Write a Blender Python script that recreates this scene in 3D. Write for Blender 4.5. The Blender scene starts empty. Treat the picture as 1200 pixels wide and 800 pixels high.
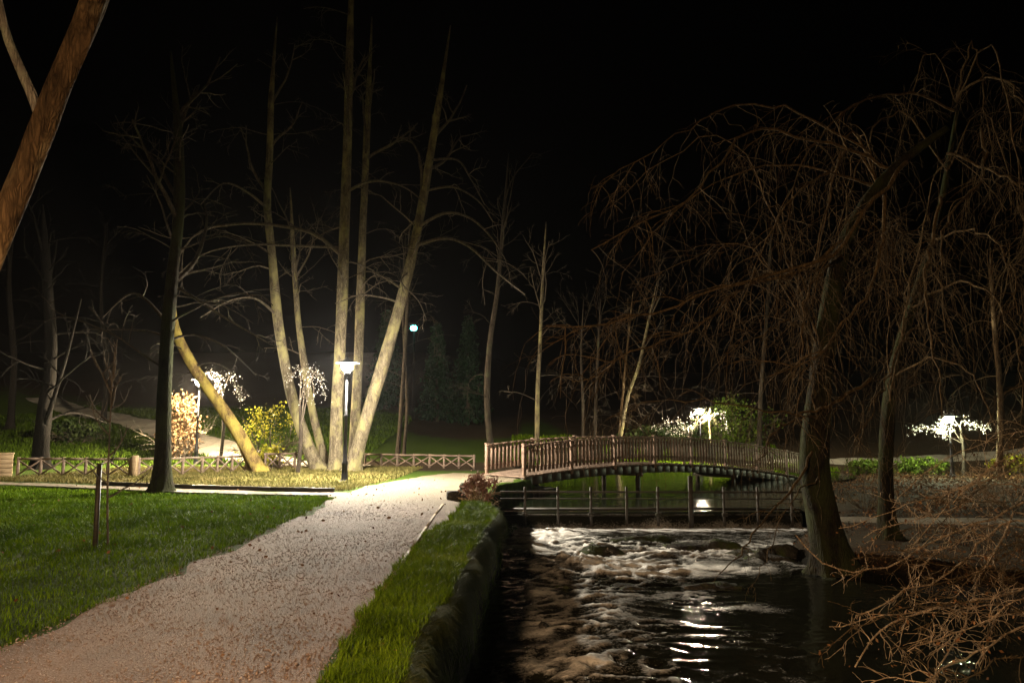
import bpy, math, random
import numpy as np
from math import radians, sin, cos, pi, sqrt
from mathutils import Vector

SC = bpy.context.scene
COL = SC.collection
rng = np.random.default_rng(7)
random.seed(7)

# ------------------------------------------------------------------ camera
FPX, EYE = 900.0, 1.6
PITCH = math.atan(105.0 / FPX)
cam = bpy.data.cameras.new('camera')
cam.sensor_width = 36.0
cam.lens = 36.0 * FPX / 1200.0
cam.clip_start = 0.05
cam.clip_end = 900.0
cam_o = bpy.data.objects.new('camera', cam)
cam_o.location = (0, 0, EYE)
cam_o.rotation_euler = (pi / 2 + PITCH, 0, 0)
COL.objects.link(cam_o)
SC.camera = cam_o

# ------------------------------------------------------------------ night sky, exposure
wd = bpy.data.worlds.new('World')
SC.world = wd
wd.use_nodes = True
wn = wd.node_tree
bg = wn.nodes['Background']
sky = wn.nodes.new('ShaderNodeTexSky')
sky.sky_type = 'NISHITA'
sky.sun_disc = False
sky.sun_elevation = radians(-4)
sky.sun_rotation = radians(200)
wn.links.new(sky.outputs[0], bg.inputs[0])
bg.inputs[1].default_value = 0.008
SC.view_settings.view_transform = 'Standard'
SC.view_settings.look = 'None'
SC.view_settings.exposure = 0.0
SC.view_settings.gamma = 1.0
SC.view_settings.use_curve_mapping = False
SC.cycles.use_denoising = True
SC.cycles.max_bounces = 5
SC.cycles.diffuse_bounces = 3
SC.cycles.glossy_bounces = 3
SC.cycles.transmission_bounces = 3
SC.cycles.transparent_max_bounces = 6
SC.cycles.volume_bounces = 0
SC.cycles.sample_clamp_indirect = 4.0
SC.cycles.use_light_tree = True

LAMP_WHITE = (1.0, 0.90, 0.72)
LAMP_WARM = (1.0, 0.63, 0.33)
POWER_MAIN, POWER_SLOPE, POWER_POND, POWER_SHORE, POWER_NEAR = 11000, 17500, 3700, 2500, 4000

# ------------------------------------------------------------------ pixel -> place
def P(px, py, d):
    x = (px - 600.0) / FPX
    y = (400.0 - py) / FPX
    Y = cos(PITCH) - y * sin(PITCH)
    Z = sin(PITCH) + y * cos(PITCH)
    s = d / Y
    return np.array([x * s, d, EYE + Z * s])

# ------------------------------------------------------------------ noise (numpy)
def _hash(ix, iy, seed):
    n = (ix.astype(np.int64) * 374761393 + iy.astype(np.int64) * 668265263 + seed * 1442695041) & 0xFFFFFFFF
    n = ((n ^ (n >> 13)) * 1274126177) & 0xFFFFFFFF
    return ((n ^ (n >> 16)) & 0xFFFFFF) / float(0xFFFFFF)

def vnoise(x, y, seed=0):
    x = np.asarray(x, float); y = np.asarray(y, float)
    ix = np.floor(x); iy = np.floor(y)
    fx = x - ix; fy = y - iy
    fx = fx * fx * (3 - 2 * fx); fy = fy * fy * (3 - 2 * fy)
    a = _hash(ix, iy, seed); b = _hash(ix + 1, iy, seed)
    c = _hash(ix, iy + 1, seed); d = _hash(ix + 1, iy + 1, seed)
    return (a * (1 - fx) + b * fx) * (1 - fy) + (c * (1 - fx) + d * fx) * fy

def fbm(x, y, seed=0, oct=4):
    x = np.asarray(x, float); y = np.asarray(y, float)
    s = 0; a = 0.5
    for k in range(oct):
        s = s + a * vnoise(x * 2 ** k + 17.3 * k, y * 2 ** k - 9.1 * k, seed + k)
        a *= 0.5
    return s

def sstep(a, b, x):
    t = np.clip((np.asarray(x, float) - a) / (b - a), 0, 1)
    return t * t * (3 - 2 * t)

# ------------------------------------------------------------------ mesh helper
class Acc:
    """collects pieces of ONE mesh"""
    def __init__(s):
        s.v = []; s.q = []; s.t = []; s.n = 0
    def add(s, v, quads=None, tris=None):
        v = np.asarray(v, np.float32).reshape(-1, 3)
        if quads is not None and len(quads): s.q.append(np.asarray(quads, np.int64).reshape(-1, 4) + s.n)
        if tris is not None and len(tris): s.t.append(np.asarray(tris, np.int64).reshape(-1, 3) + s.n)
        s.v.append(v); s.n += len(v)
    def box(s, c, size, ux=(1, 0, 0), uy=(0, 1, 0), bev=0.0, uz=None):
        ux = np.array(ux, float); ux /= np.linalg.norm(ux)
        uy = np.array(uy, float); uy /= np.linalg.norm(uy)
        uz = np.cross(ux, uy) if uz is None else np.array(uz, float)
        h = np.array(size, float) / 2
        if bev <= 0:
            V = [np.array(c) + ux * h[0] * i + uy * h[1] * j + uz * h[2] * k for k in (-1, 1) for j in (-1, 1) for i in (-1, 1)]
            s.add(V, [(0, 2, 3, 1), (4, 5, 7, 6), (0, 1, 5, 4), (2, 6, 7, 3), (0, 4, 6, 2), (1, 3, 7, 5)])
            return
        b = min(bev, *(h * 0.45))
        prof = [(-h[0] + b, -h[1]), (h[0] - b, -h[1]), (h[0], -h[1] + b), (h[0], h[1] - b), (h[0] - b, h[1]), (-h[0] + b, h[1]), (-h[0], h[1] - b), (-h[0], -h[1] + b)]
        V = []
        for z, k in ((-h[2], 1), (-h[2] + b, 0), (h[2] - b, 0), (h[2], 1)):
            for (x, y) in prof:
                if k:
                    x = x - math.copysign(b, x) * .7; y = y - math.copysign(b, y) * .7
                V.append(np.array(c) + ux * x + uy * y + uz * z)
        Q = []
        for r in range(3):
            for i in range(8):
                j = (i + 1) % 8
                Q.append((r * 8 + i, r * 8 + j, r * 8 + 8 + j, r * 8 + 8 + i))
        for o, rev in ((0, 1), (24, 0)):
            f = [(o, o + 1, o + 2, o + 3), (o, o + 3, o + 4, o + 7), (o + 4, o + 5, o + 6, o + 7)]
            Q += [tuple(reversed(a)) for a in f] if rev else f
        s.add(V, Q)
    def beam(s, a, b, w, h, up=(0, 0, 1), bev=0.0):
        a = np.array(a, float); b = np.array(b, float)
        d = b - a; L = np.linalg.norm(d); d /= L
        side = np.cross(np.array(up, float), d)
        if np.linalg.norm(side) < 1e-5: side = np.array([1., 0, 0])
        side /= np.linalg.norm(side)
        s.box((a + b) / 2, (L, w, h), d, side, bev)
    def tube(s, pts, rad, sides=6, cap=True, lump=0.0, roots=None):
        pts = np.asarray(pts, float); n = len(pts)
        rad = np.broadcast_to(np.asarray(rad, float), (n,))
        T = np.gradient(pts, axis=0)
        T /= np.linalg.norm(T, axis=1)[:, None] + 1e-9
        u = np.cross(T[0], (0.3, 0.9, 0.1) if abs(T[0][2]) > .8 else (0, 0, 1.))
        u /= np.linalg.norm(u)
        ang = np.arange(sides) * 2 * pi / sides
        ca, sa = np.cos(ang)[:, None], np.sin(ang)[:, None]
        V = np.empty((n, sides, 3))
        ph = random.random() * 50
        for i in range(n):
            u = u - T[i] * u.dot(T[i]); u /= np.linalg.norm(u) + 1e-9
            w = np.cross(T[i], u)
            r = rad[i]
            if lump:
                r = r * (1 + lump * (vnoise(ang * 1.6 + ph, np.full(sides, i * 0.35) + ph, 3) - .5) * 2)[:, None]
            if roots is not None: r = r * (1 + roots[i] * (np.cos(ang * 5 + ph) * .6 + np.cos(ang * 3 + ph * 2) * .4 + .3))[:, None]
            V[i] = pts[i] + (ca * u + sa * w) * r
        i = np.arange(n - 1)[:, None] * sides; j = np.arange(sides)[None, :]; j2 = (j + 1) % sides
        Q = np.stack([i + j, i + j2, i + sides + j2, i + sides + j], -1).reshape(-1, 4)
        tr = []
        if cap and sides >= 3:
            for k in range(1, sides - 1):
                tr.append((0, k + 1, k)); o = (n - 1) * sides
                tr.append((o, o + k, o + k + 1))
        s.add(V, Q, tr)
    def lathe(s, c, prof, sides=16):
        c = np.array(c, float); n = len(prof)
        ang = np.arange(sides) * 2 * pi / sides
        V = [c + np.array([r * cos(a), r * sin(a), z]) for (r, z) in prof for a in ang]
        Q = [(i * sides + j, i * sides + (j + 1) % sides, (i + 1) * sides + (j + 1) % sides, (i + 1) * sides + j) for i in range(n - 1) for j in range(sides)]
        tr = []
        for k in range(1, sides - 1):
            tr.append((0, k + 1, k)); o = (n - 1) * sides
            tr.append((o, o + k, o + k + 1))
        s.add(V, Q, tr)
    def grid(s, V):   # V (n,m,3)
        n, m = V.shape[:2]
        i = np.arange(n - 1)[:, None] * m; j = np.arange(m - 1)[None, :]
        s.add(V.reshape(-1, 3), np.stack([i + j, i + j + 1, i + m + j + 1, i + m + j], -1).reshape(-1, 4))
    def blob(s, c, r, seed=0, rough=0.25, nu=18, nv=11, freq=1.6):
        c = np.array(c, float); r = np.array(r, float)
        V = np.empty((nv, nu, 3))
        for a in range(nv):
            th = pi * a / (nv - 1)
            for b in range(nu):
                f = 2 * pi * b / nu
                d = np.array([sin(th) * cos(f), sin(th) * sin(f), cos(th)])
                k = 1 + rough * (float(fbm(d[0] * freq + d[2] * 1.3 + seed * 7.7, d[1] * freq - d[2] * .8 + seed * 3.1, seed, 5)) - .45) * 2
                V[a, b] = c + d * r * k
        i = np.arange(nv - 1)[:, None] * nu; j = np.arange(nu)[None, :]; j2 = (j + 1) % nu
        s.add(V, np.stack([i + j, i + nu + j, i + nu + j2, i + j2], -1).reshape(-1, 4))
    def blades(s, base, hgt, wid, lean=0.35, az=None):
        """curved grass blades, two segments each"""
        n = len(base)
        if az is None: az = rng.uniform(0, 2 * pi, n)
        d = np.stack([np.cos(az), np.sin(az), np.zeros(n)], 1)
        sd = np.stack([-np.sin(az), np.cos(az), np.zeros(n)], 1) * (wid / 2)[:, None]
        ln = (hgt * lean * rng.uniform(.2, 1.6, n))[:, None]
        mid = base + d * ln * .35 + np.array([0, 0, 1.]) * (hgt * .6)[:, None]
        tip = base + d * ln * 1.1 + np.array([0, 0, 1.]) * hgt[:, None]
        V = np.stack([base - sd, base + sd, mid + sd * .75, mid - sd * .75, tip], 1)
        k = np.arange(n)[:, None] * 5
        s.add(V, k + np.array([[0, 1, 2, 3]]), k + np.array([[3, 2, 4]]))
    def leaves(s, c, size, droop=0.0):
        """small bent leaf quads at the points c"""
        n = len(c)
        a = rng.normal(size=(n, 3)); a /= np.linalg.norm(a, axis=1)[:, None]
        a[:, 2] -= droop
        b = np.cross(a, rng.normal(size=(n, 3))); b /= np.linalg.norm(b, axis=1)[:, None] + 1e-9
        sz = (size * rng.uniform(.6, 1.4, n))[:, None]
        V = np.stack([c, c + a * sz * .5 + b * sz * .32, c + a * sz, c + a * sz * .5 - b * sz * .32], 1)
        s.add(V, np.arange(n)[:, None] * 4 + np.array([[0, 1, 2, 3]]))
    def keep(s, mask):
        """drop the quads that touch a vertex outside mask"""
        q = np.concatenate(s.q); s.q = [q[mask[q].any(1)]]
    def build(s, name, mat, parent=None, smooth=True, attr=None):
        V = np.concatenate(s.v) if s.v else np.zeros((0, 3), np.float32)
        if parent is not None:
            off = np.array(parent.matrix_world.translation if parent.parent is None else WORLD[parent.name])
            V = V - off.astype(np.float32)
        q = np.concatenate(s.q) if s.q else np.zeros((0, 4), np.int64)
        t = np.concatenate(s.t) if s.t else np.zeros((0, 3), np.int64)
        me = bpy.data.meshes.new(name)
        me.vertices.add(len(V)); me.vertices.foreach_set('co', V.astype(np.float32).ravel())
        nl = len(q) * 4 + len(t) * 3
        me.loops.add(nl)
        me.loops.foreach_set('vertex_index', np.concatenate([q.ravel(), t.ravel()]).astype(np.int32))
        me.polygons.add(len(q) + len(t))
        st = np.concatenate([np.arange(len(q)) * 4, len(q) * 4 + np.arange(len(t)) * 3]).astype(np.int32)
        me.polygons.foreach_set('loop_start', st)
        me.polygons.foreach_set('use_smooth', np.full(len(q) + len(t), smooth))
        if attr:
            for k, val in attr.items():
                A = me.attributes.new(k, 'FLOAT', 'POINT'); A.data.foreach_set('value', np.asarray(val, np.float32))
        me.update(calc_edges=True); me.validate()
        me.materials.append(mat)
        o = bpy.data.objects.new(name, me); COL.objects.link(o)
        if parent is not None:
            o.parent = parent
            WORLD[o.name] = WORLD.get(parent.name, tuple(parent.location))
        return o

WORLD = {}
def thing(name, label, cat, loc, group=None):
    o = bpy.data.objects.new(name, None); COL.objects.link(o)
    o.empty_display_size = 0.2
    o.location = tuple(float(a) for a in loc)
    WORLD[o.name] = tuple(o.location)
    bpy.context.view_layer.update()
    return tag(o, label, cat, group)
def tag(o, label, cat, group=None, kind=None):
    o['label'] = label
    if cat: o['category'] = cat
    if group: o['group'] = group
    if kind: o['kind'] = kind
    return o

# ------------------------------------------------------------------ materials
class NT:
    def __init__(s, name):
        s.m = bpy.data.materials.new(name); s.m.use_nodes = True
        s.t = s.m.node_tree; s.b = s.t.nodes['Principled BSDF']
    def n(s, typ, **kw):
        o = s.t.nodes.new(typ)
        for k, v in kw.items():
            if k in o.inputs.keys() if hasattr(o.inputs, 'keys') else False: o.inputs[k].default_value = v
            else: setattr(o, k, v)
        return o
    def l(s, a, b): s.t.links.new(a, b)
    def coord(s, scale=(1, 1, 1), which='Object'):
        tc = s.n('ShaderNodeTexCoord'); mp = s.n('ShaderNodeMapping')
        mp.inputs['Scale'].default_value = scale
        s.l(tc.outputs[which], mp.inputs[0]); return mp.outputs[0]
    def noise(s, co, scale, detail=6, rough=.6, dist=0):
        o = s.n('ShaderNodeTexNoise'); o.inputs['Scale'].default_value = scale; o.inputs['Detail'].default_value = detail
        o.inputs['Roughness'].default_value = rough; o.inputs['Distortion'].default_value = dist
        s.l(co, o.inputs['Vector']); return o.outputs[0]
    def ramp(s, fac, stops):
        o = s.n('ShaderNodeValToRGB'); cr = o.color_ramp
        while len(cr.elements) < len(stops): cr.elements.new(0.5)
        for e, (p, c) in zip(cr.elements, stops):
            e.position = p; e.color = (*c, 1) if len(c) == 3 else c
        s.l(fac, o.inputs[0]); return o.outputs[0]
    def mix(s, fac, a, b, mode='MIX'):
        o = s.n('ShaderNodeMix'); o.data_type = 'RGBA'; o.blend_type = mode
        for sock, v in ((o.inputs[0], fac), (o.inputs[6], a), (o.inputs[7], b)):
            if hasattr(v, 'links') or hasattr(v, 'is_output'): s.l(v, sock)
            elif isinstance(v, (int, float)): sock.default_value = v
            else: sock.default_value = (*v, 1)
        return o.outputs[2]
    def bump(s, h, dist, strength=1.0):
        o = s.n('ShaderNodeBump'); o.inputs['Distance'].default_value = dist; o.inputs['Strength'].default_value = strength
        s.l(h, o.inputs['Height']); s.l(o.outputs[0], s.b.inputs['Normal'])
    def col(s, c): s.l(c, s.b.inputs['Base Color'])
    def rough(s, r): s.b.inputs['Roughness'].default_value = r; return s

def bark_mat(name, dark, light, lichen=None, lich=.55, zs=.22, sc=9):
    k = NT(name); co = k.coord((1, 1, zs))
    n1 = k.noise(co, sc, 8, .65, .4); n2 = k.noise(k.coord((1, 1, .6)), 2.1, 4, .6); n3 = k.noise(k.coord(), 38, 3, .6)
    vo = k.n('ShaderNodeTexVoronoi'); vo.feature = 'DISTANCE_TO_EDGE'; vo.inputs['Scale'].default_value = sc * 2.6
    wv = k.n('ShaderNodeVectorMath'); wv.operation = 'ADD'; ns = k.n('ShaderNodeTexNoise'); ns.inputs['Scale'].default_value = 7; k.l(co, ns.inputs['Vector']); sv = k.n('ShaderNodeVectorMath'); sv.operation = 'SCALE'; sv.inputs['Scale'].default_value = .22
    k.l(ns.outputs['Color'], sv.inputs[0]); k.l(co, wv.inputs[0]); k.l(sv.outputs[0], wv.inputs[1]); k.l(wv.outputs[0], vo.inputs['Vector'])
    cr = k.ramp(vo.outputs['Distance'], [(.0, (.5, .5, .5)), (.3, (1, 1, 1))])
    c = k.mix(1.0, k.ramp(n1, [(.32, dark), (.68, light)]), cr, 'MULTIPLY')
    if lichen: c = k.mix(k.ramp(n2, [(lich - .07, (0, 0, 0)), (lich + .09, (1, 1, 1))]), c, lichen)
    c = k.mix(k.ramp(n3, [(.35, (.6, .6, .6)), (.7, (1, 1, 1))]), (0, 0, 0), c) if False else c
    k.col(c); k.bump(k.mix(.45, k.mix(.3, n1, n3), cr), .045, 1.0); k.rough(.95); k.b.inputs['Specular IOR Level'].default_value = .15; return k.m
def leaf_mat(name, a, b, rough=.6, trans=.15):
    k = NT(name)
    gi = k.n('ShaderNodeNewGeometry')
    n = k.noise(k.coord(), 4, 3, .6)
    c = k.ramp(gi.outputs['Random Per Island'], [(.1, a), (.9, b)])
    lf = k.noise(k.coord(), .7, 4, .65)
    c = k.mix(k.ramp(lf, [(.38, (.75, .75, .75)), (.55, (0, 0, 0))]), c, tuple(x * .62 for x in a))
    c = k.mix(k.ramp(lf, [(.55, (0, 0, 0)), (.72, (.6, .6, .6))]), c, (b[0] * 1.25, b[1] * 1.0, b[2] * 1.3))
    k.col(k.mix(k.ramp(n, [(.35, (0, 0, 0)), (.65, (.5, .5, .5))]), c, tuple(x * .75 for x in a)))
    k.rough(rough)
    k.b.inputs['Specular IOR Level'].default_value = .06
    if trans:
        tr = k.n('ShaderNodeBsdfTranslucent'); ms = k.n('ShaderNodeMixShader'); ms.inputs[0].default_value = trans
        k.l(c, tr.inputs[0]); k.l(k.b.outputs[0], ms.inputs[1]); k.l(tr.outputs[0], ms.inputs[2])
        k.l(ms.outputs[0], k.t.nodes['Material Output'].inputs[0])
    return k.m
def wood_mat(name, a, b, axis=(1, 1, 8), rough=.75):
    k = NT(name); n = k.noise(k.coord(axis), 3.5, 6, .65, .5); n2 = k.noise(k.coord(), 1.2, 3)
    c = k.ramp(n, [(.3, a), (.7, b)])
    k.col(k.mix(k.ramp(n2, [(.4, (0, 0, 0)), (.7, (.55, .55, .55))]), c, tuple(x * .55 for x in a)))
    k.bump(n, .008, .6); k.rough(rough); return k.m
def plain_mat(name, c, rough=.5, metal=0.0):
    k = NT(name); n = k.noise(k.coord(), 14, 5, .6)
    k.col(k.ramp(n, [(.3, tuple(x * .7 for x in c)), (.75, tuple(min(1, x * 1.15) for x in c))]))
    k.b.inputs['Metallic'].default_value = metal; k.rough(rough); return k.m
def glow_mat(name, c, s):
    k = NT(name); e = k.n('ShaderNodeEmission'); e.inputs[0].default_value = (*c, 1); e.inputs[1].default_value = s
    k.l(e.outputs[0], k.t.nodes['Material Output'].inputs[0]); return k.m

M = {}
M['bark'] = bark_mat('ridged_bark', (.085, .065, .042), (.30, .25, .165), (.27, .24, .11))
M['bark_yellow'] = bark_mat('lichened_bark', (.10, .065, .028), (.34, .23, .09), (.32, .25, .06), .5)
M['bark_dark'] = bark_mat('dark_bark', (.025, .02, .015), (.09, .07, .052), (.07, .07, .04), .62)
M['bark_brown'] = bark_mat('brown_bark', (.018, .011, .006), (.17, .105, .05), (.27, .20, .11), .57)
M['bark_moss'] = bark_mat('mossy_bark', (.008, .007, .004), (.036, .028, .017), (.026, .03, .010), .48)
M['bark_black'] = bark_mat('blackish_bark', (.004, .0035, .003), (.014, .011, .008))
M['bark_pale'] = bark_mat('pale_bark', (.12, .10, .08), (.36, .32, .26), (.25, .26, .18), .6)
M['twig'] = bark_mat('grey_twig', (.075, .058, .042), (.20, .165, .125))
M['twig_brown'] = bark_mat('brown_twig', (.052, .036, .018), (.185, .125, .06))
M['twig_red'] = bark_mat('reddish_twig', (.34, .23, .13), (.66, .50, .34))
M['timber_red'] = wood_mat('stained_timber', (.135, .078, .052), (.30, .20, .145))
M['timber_deck'] = wood_mat('deck_timber', (.10, .065, .045), (.24, .165, .12))
M['timber_dark'] = wood_mat('wet_timber', (.02, .016, .012), (.06, .048, .036), rough=.55)
M['timber_pale'] = wood_mat('pale_timber', (.24, .16, .08), (.46, .33, .19))
M['log'] = wood_mat('rustic_log', (.10, .065, .045), (.27, .19, .14))
M['iron'] = plain_mat('lamp_iron', (.025, .025, .028), .45, .6)
M['cap'] = plain_mat('black_enamel', (.008, .008, .009), .8)
M['stone'] = bark_mat('wet_stone', (.03, .028, .024), (.11, .10, .085), (.05, .065, .02), .55, 1, 4)
M['concrete'] = bark_mat('weir_concrete', (.03, .028, .025), (.12, .11, .095), (.05, .06, .03), .6, 1, 5)
M['grass'] = leaf_mat('lawn_blade', (.062, .122, .003), (.150, .255, .008), .7, .2)
M['grass_dry'] = leaf_mat('dry_blade', (.13, .12, .035), (.25, .21, .075), .7, .2)
M['grass_bank'] = leaf_mat('bank_blade', (.075, .135, .004), (.20, .31, .014), .65, .2)
M['grass_hang'] = leaf_mat('hanging_blade', (.05, .075, .005), (.17, .17, .025), .8, .1)
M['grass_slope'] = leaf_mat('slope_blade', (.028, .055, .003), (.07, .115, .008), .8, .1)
M['leaf_yellow'] = leaf_mat('yellow_leaf', (.22, .22, .02), (.48, .44, .05), .5, .3)
M['leaf_green'] = leaf_mat('green_leaf', (.06, .10, .012), (.20, .28, .04), .5, .2)
M['leaf_dark'] = leaf_mat('dark_leaf', (.02, .035, .01), (.06, .085, .025), .5, .1)
M['leaf_beige'] = leaf_mat('dry_beech_leaf', (.13, .075, .032), (.27, .18, .10), .7, .25)
M['leaf_red'] = leaf_mat('reddish_leaf', (.20, .10, .07), (.45, .29, .23), .7, .2)
M['leaf_litter'] = leaf_mat('fallen_leaf', (.11, .05, .02), (.34, .19, .09), .8, 0)
M['blossom'] = leaf_mat('blossom_petal', (.72, .66, .56), (.86, .82, .74), .7, .3)
M['needle'] = leaf_mat('spruce_needle', (.010, .026, .012), (.026, .055, .024), .8, .1)
M['pebble'] = (lambda k: (k.col(k.ramp(k.n('ShaderNodeNewGeometry').outputs['Random Per Island'], [(.0, (.19, .122, .084)), (.7, (.27, .192, .155)), (1., (.43, .355, .32))])), k.rough(.7), k.m)[-1])(NT('pebble'))

def ground_mat():
    k = NT('park_ground'); co = k.coord()
    n1 = k.noise(co, 1.3, 6, .65); n2 = k.noise(co, 24, 5, .7)
    g = k.ramp(n2, [(.3, (.022, .042, .004)), (.7, (.07, .115, .012))])
    soil = k.ramp(n2, [(.3, (.018, .012, .007)), (.7, (.08, .052, .028))])
    at = k.n('ShaderNodeAttribute'); at.attribute_name = 'soil'
    ad = k.n('ShaderNodeMath'); ad.operation = 'ADD'; k.l(at.outputs['Fac'], ad.inputs[0])
    sc = k.n('ShaderNodeMath'); sc.operation = 'MULTIPLY_ADD'; k.l(n1, sc.inputs[0]); sc.inputs[1].default_value = .7; sc.inputs[2].default_value = -.35
    k.l(sc.outputs[0], ad.inputs[1])
    base = k.mix(k.ramp(ad.outputs[0], [(.35, (0, 0, 0)), (.65, (1, 1, 1))]), g, soil)
    wet_shade = k.n('ShaderNodeAttribute'); wet_shade.attribute_name = 'wet'
    k.col(k.mix(wet_shade.outputs['Fac'], base, k.ramp(n2, [(.3, (.003, .0025, .0015)), (.7, (.012, .010, .006))])))  # wet mud, taken near black so the bank face reads as shaded
    k.bump(n2, .04, .8); k.rough(.95); k.b.inputs['Specular IOR Level'].default_value = .1; return k.m
def gravel_mat(name, a, b, c, sc=60, other=None):
    k = NT(name); co = k.coord()
    v = k.n('ShaderNodeTexVoronoi'); v.inputs['Scale'].default_value = sc; k.l(co, v.inputs['Vector'])
    n1 = k.noise(co, .9, 6, .65); n2 = k.noise(co, 140, 3, .6)
    col = k.ramp(v.outputs['Color'], [(.1, a), (.55, b), (.95, c)])
    col = k.mix(k.ramp(n1, [(.42, (0, 0, 0)), (.62, (.6, .6, .6))]), col, tuple(x * .62 for x in a))
    tr = k.noise(k.coord((2.2, .22, 1)), 1.0, 4, .55); wet = k.noise(k.coord((.8, .5, 1)), .8, 3, .5)
    col = k.mix(k.ramp(tr, [(.42, (0, 0, 0)), (.66, (.55, .55, .55))]), col, tuple(x * 1.25 for x in b))
    col = k.mix(k.ramp(wet, [(.55, (0, 0, 0)), (.66, (.6, .6, .6))]), col, tuple(x * .45 for x in a))
    if other:
        at = k.n('ShaderNodeAttribute'); at.attribute_name = 'sandy'
        col = k.mix(at.outputs['Fac'], col, k.ramp(v.outputs['Color'], [(.1, other[0]), (.55, other[1]), (.95, other[2])]))
    k.col(col); k.bump(k.mix(.5, v.outputs['Distance'], n2), .03, .8); k.rough(.85); return k.m
M['ground'] = ground_mat()
M['gravel'] = gravel_mat('pink_gravel', (.165, .102, .068), (.225, .152, .114), (.325, .250, .212), 75, ((.15, .115, .070), (.21, .165, .108), (.28, .235, .165)))
M['sand'] = gravel_mat('beige_gravel', (.15, .115, .070), (.21, .165, .108), (.28, .235, .165), 45)
M['dirt_path'] = gravel_mat('hill_path_gravel', (.38, .33, .25), (.50, .45, .36), (.60, .55, .46), 30)

def water_mat(name, bump_sc, bump_d, foam):
    k = NT(name); co = k.coord((1, .55, 1) if foam else (1, 1, 1))
    n = k.noise(co, bump_sc, 5, .6, .6)
    k.b.inputs['IOR'].default_value = 1.33
    k.rough(.06)
    if foam:
        at = k.n('ShaderNodeAttribute'); at.attribute_name = 'foam'
        fn = k.mix(.62, k.noise(k.coord((.6, 1, 1)), 9, 6, .7, 1.0), k.noise(k.coord((.8, 1, 1)), 34, 5, .75, .5))
        m = k.n('ShaderNodeMath'); m.operation = 'MULTIPLY_ADD'; k.l(fn, m.inputs[0]); m.inputs[1].default_value = 2.4; m.inputs[2].default_value = -1.36
        ad = k.n('ShaderNodeMath'); ad.operation = 'ADD'; k.l(at.outputs['Fac'], ad.inputs[0]); k.l(m.outputs[0], ad.inputs[1])
        f = k.ramp(ad.outputs[0], [(.18, (0, 0, 0)), (.55, (.30, .30, .30)), (1.0, (1, 1, 1))])
        k.col(k.mix(f, (.012, .012, .007), (.80, .77, .72)))
        k.l(k.ramp(ad.outputs[0], [(.2, (.05,) * 3), (.6, (.55,) * 3)]), k.b.inputs['Roughness'])
    else:
        k.b.inputs['Base Color'].default_value = (.006, .009, .004, 1)
    k.bump(n, bump_d, 1.0); return k.m
M['stream'] = water_mat('stream_water', 9, .005, True)
M['pond'] = water_mat('pond_water', 2.2, .012, False)

# ------------------------------------------------------------------ terrain
SHORE = np.array([(-.42, -12), (-.45, 2), (-.56, 5.6), (-.42, 9), (-.30, 12), (-.18, 14.2), (-.15, 15.6), (-.42, 16.8), (-.40, 18.5), (-.35, 20.5), (-.3, 23),
                  (.75, 25.6), (1.3, 28), (1.5, 32), (1.2, 37), (1.5, 39.5), (6, 40.5), (11, 41), (14, 41.5), (16, 39), (15.2, 36), (11.3, 31), (9.2, 26), (7.9, 22.5),
                  (7.4, 20.5), (6.0, 18.4), (5.0, 16.3), (4.9, 14.2), (5.9, 12.2), (7.5, 10), (8.1, 6), (8.3, -12)], float)
def shore_dist(x, y):
    """signed distance to the water's edge, positive on land"""
    x = np.asarray(x, float); y = np.asarray(y, float)
    best = np.full(x.shape, 1e9); ins = np.zeros(x.shape, bool)
    A = SHORE; B = np.roll(SHORE, -1, 0)
    for (ax, ay), (bx, by) in zip(A, B):
        dx, dy = bx - ax, by - ay
        t = np.clip(((x - ax) * dx + (y - ay) * dy) / (dx * dx + dy * dy), 0, 1)
        best = np.minimum(best, (x - ax - t * dx) ** 2 + (y - ay - t * dy) ** 2)
        c = ((ay > y) != (by > y))
        with np.errstate(divide='ignore', invalid='ignore'):
            xi = (bx - ax) * (y - ay) / (by - ay if by != ay else 1e-9) + ax
        ins ^= c & (x < xi)
    return np.where(ins, -1, 1) * np.sqrt(best)

POND_Z, STREAM_Z = -0.5, -0.92
def land(x, y):
    x = np.asarray(x, float); y = np.asarray(y, float)
    left = 2.7 * sstep(35, 62, y) * sstep(-2, -14, x)
    right = -.5 * sstep(3.2, 5.5, x) * (1 - sstep(44, 58, y))
    far = 1.5 * sstep(41, 60, y) * sstep(-14, 0, x) + .11 * np.clip(y - 58, 0, 400) * (1 - .25 * sstep(-20, 30, x))
    out = sstep(27, 45, np.abs(x + 4)) * 2.0 * (y > -60)
    bumps = (fbm(x * .35, y * .35, 5, 4) - .47) * (.10 * sstep(5, 14, np.abs(x + 2.2)) + .25 * sstep(30, 50, y) * sstep(0, 1, np.abs(x + 2)))
    return left + right + far + out + bumps
def terrain(x, y, sd=None):
    if sd is None: sd = shore_dist(x, y)
    sd = sd + (fbm(np.asarray(x) * .9, np.asarray(y) * 1.3, 12, 4) - .47) * .17 * (np.asarray(x) < 1)
    x = np.asarray(x, float); y = np.asarray(y, float)
    wall = (1 - sstep(.6, 1.6, x)) * (1 - sstep(29, 34, y))
    L = land(x, y)
    lo = np.where(y < 20.5, STREAM_Z - .45, POND_Z - .6)
    w = wall * .16 + (1 - wall) * 1.3
    t = sstep(-.12, 1.0, sd / np.maximum(w, .01))
    edge = (fbm(x * 2.2, y * 2.2, 8, 3) - .47) * .12 * np.exp(-np.abs(sd) / .8) * sstep(0, .15, sd)
    return lo + (L - lo) * t + edge
def hz(x, y): return float(terrain(np.array([x]), np.array([y]))[0])

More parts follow.
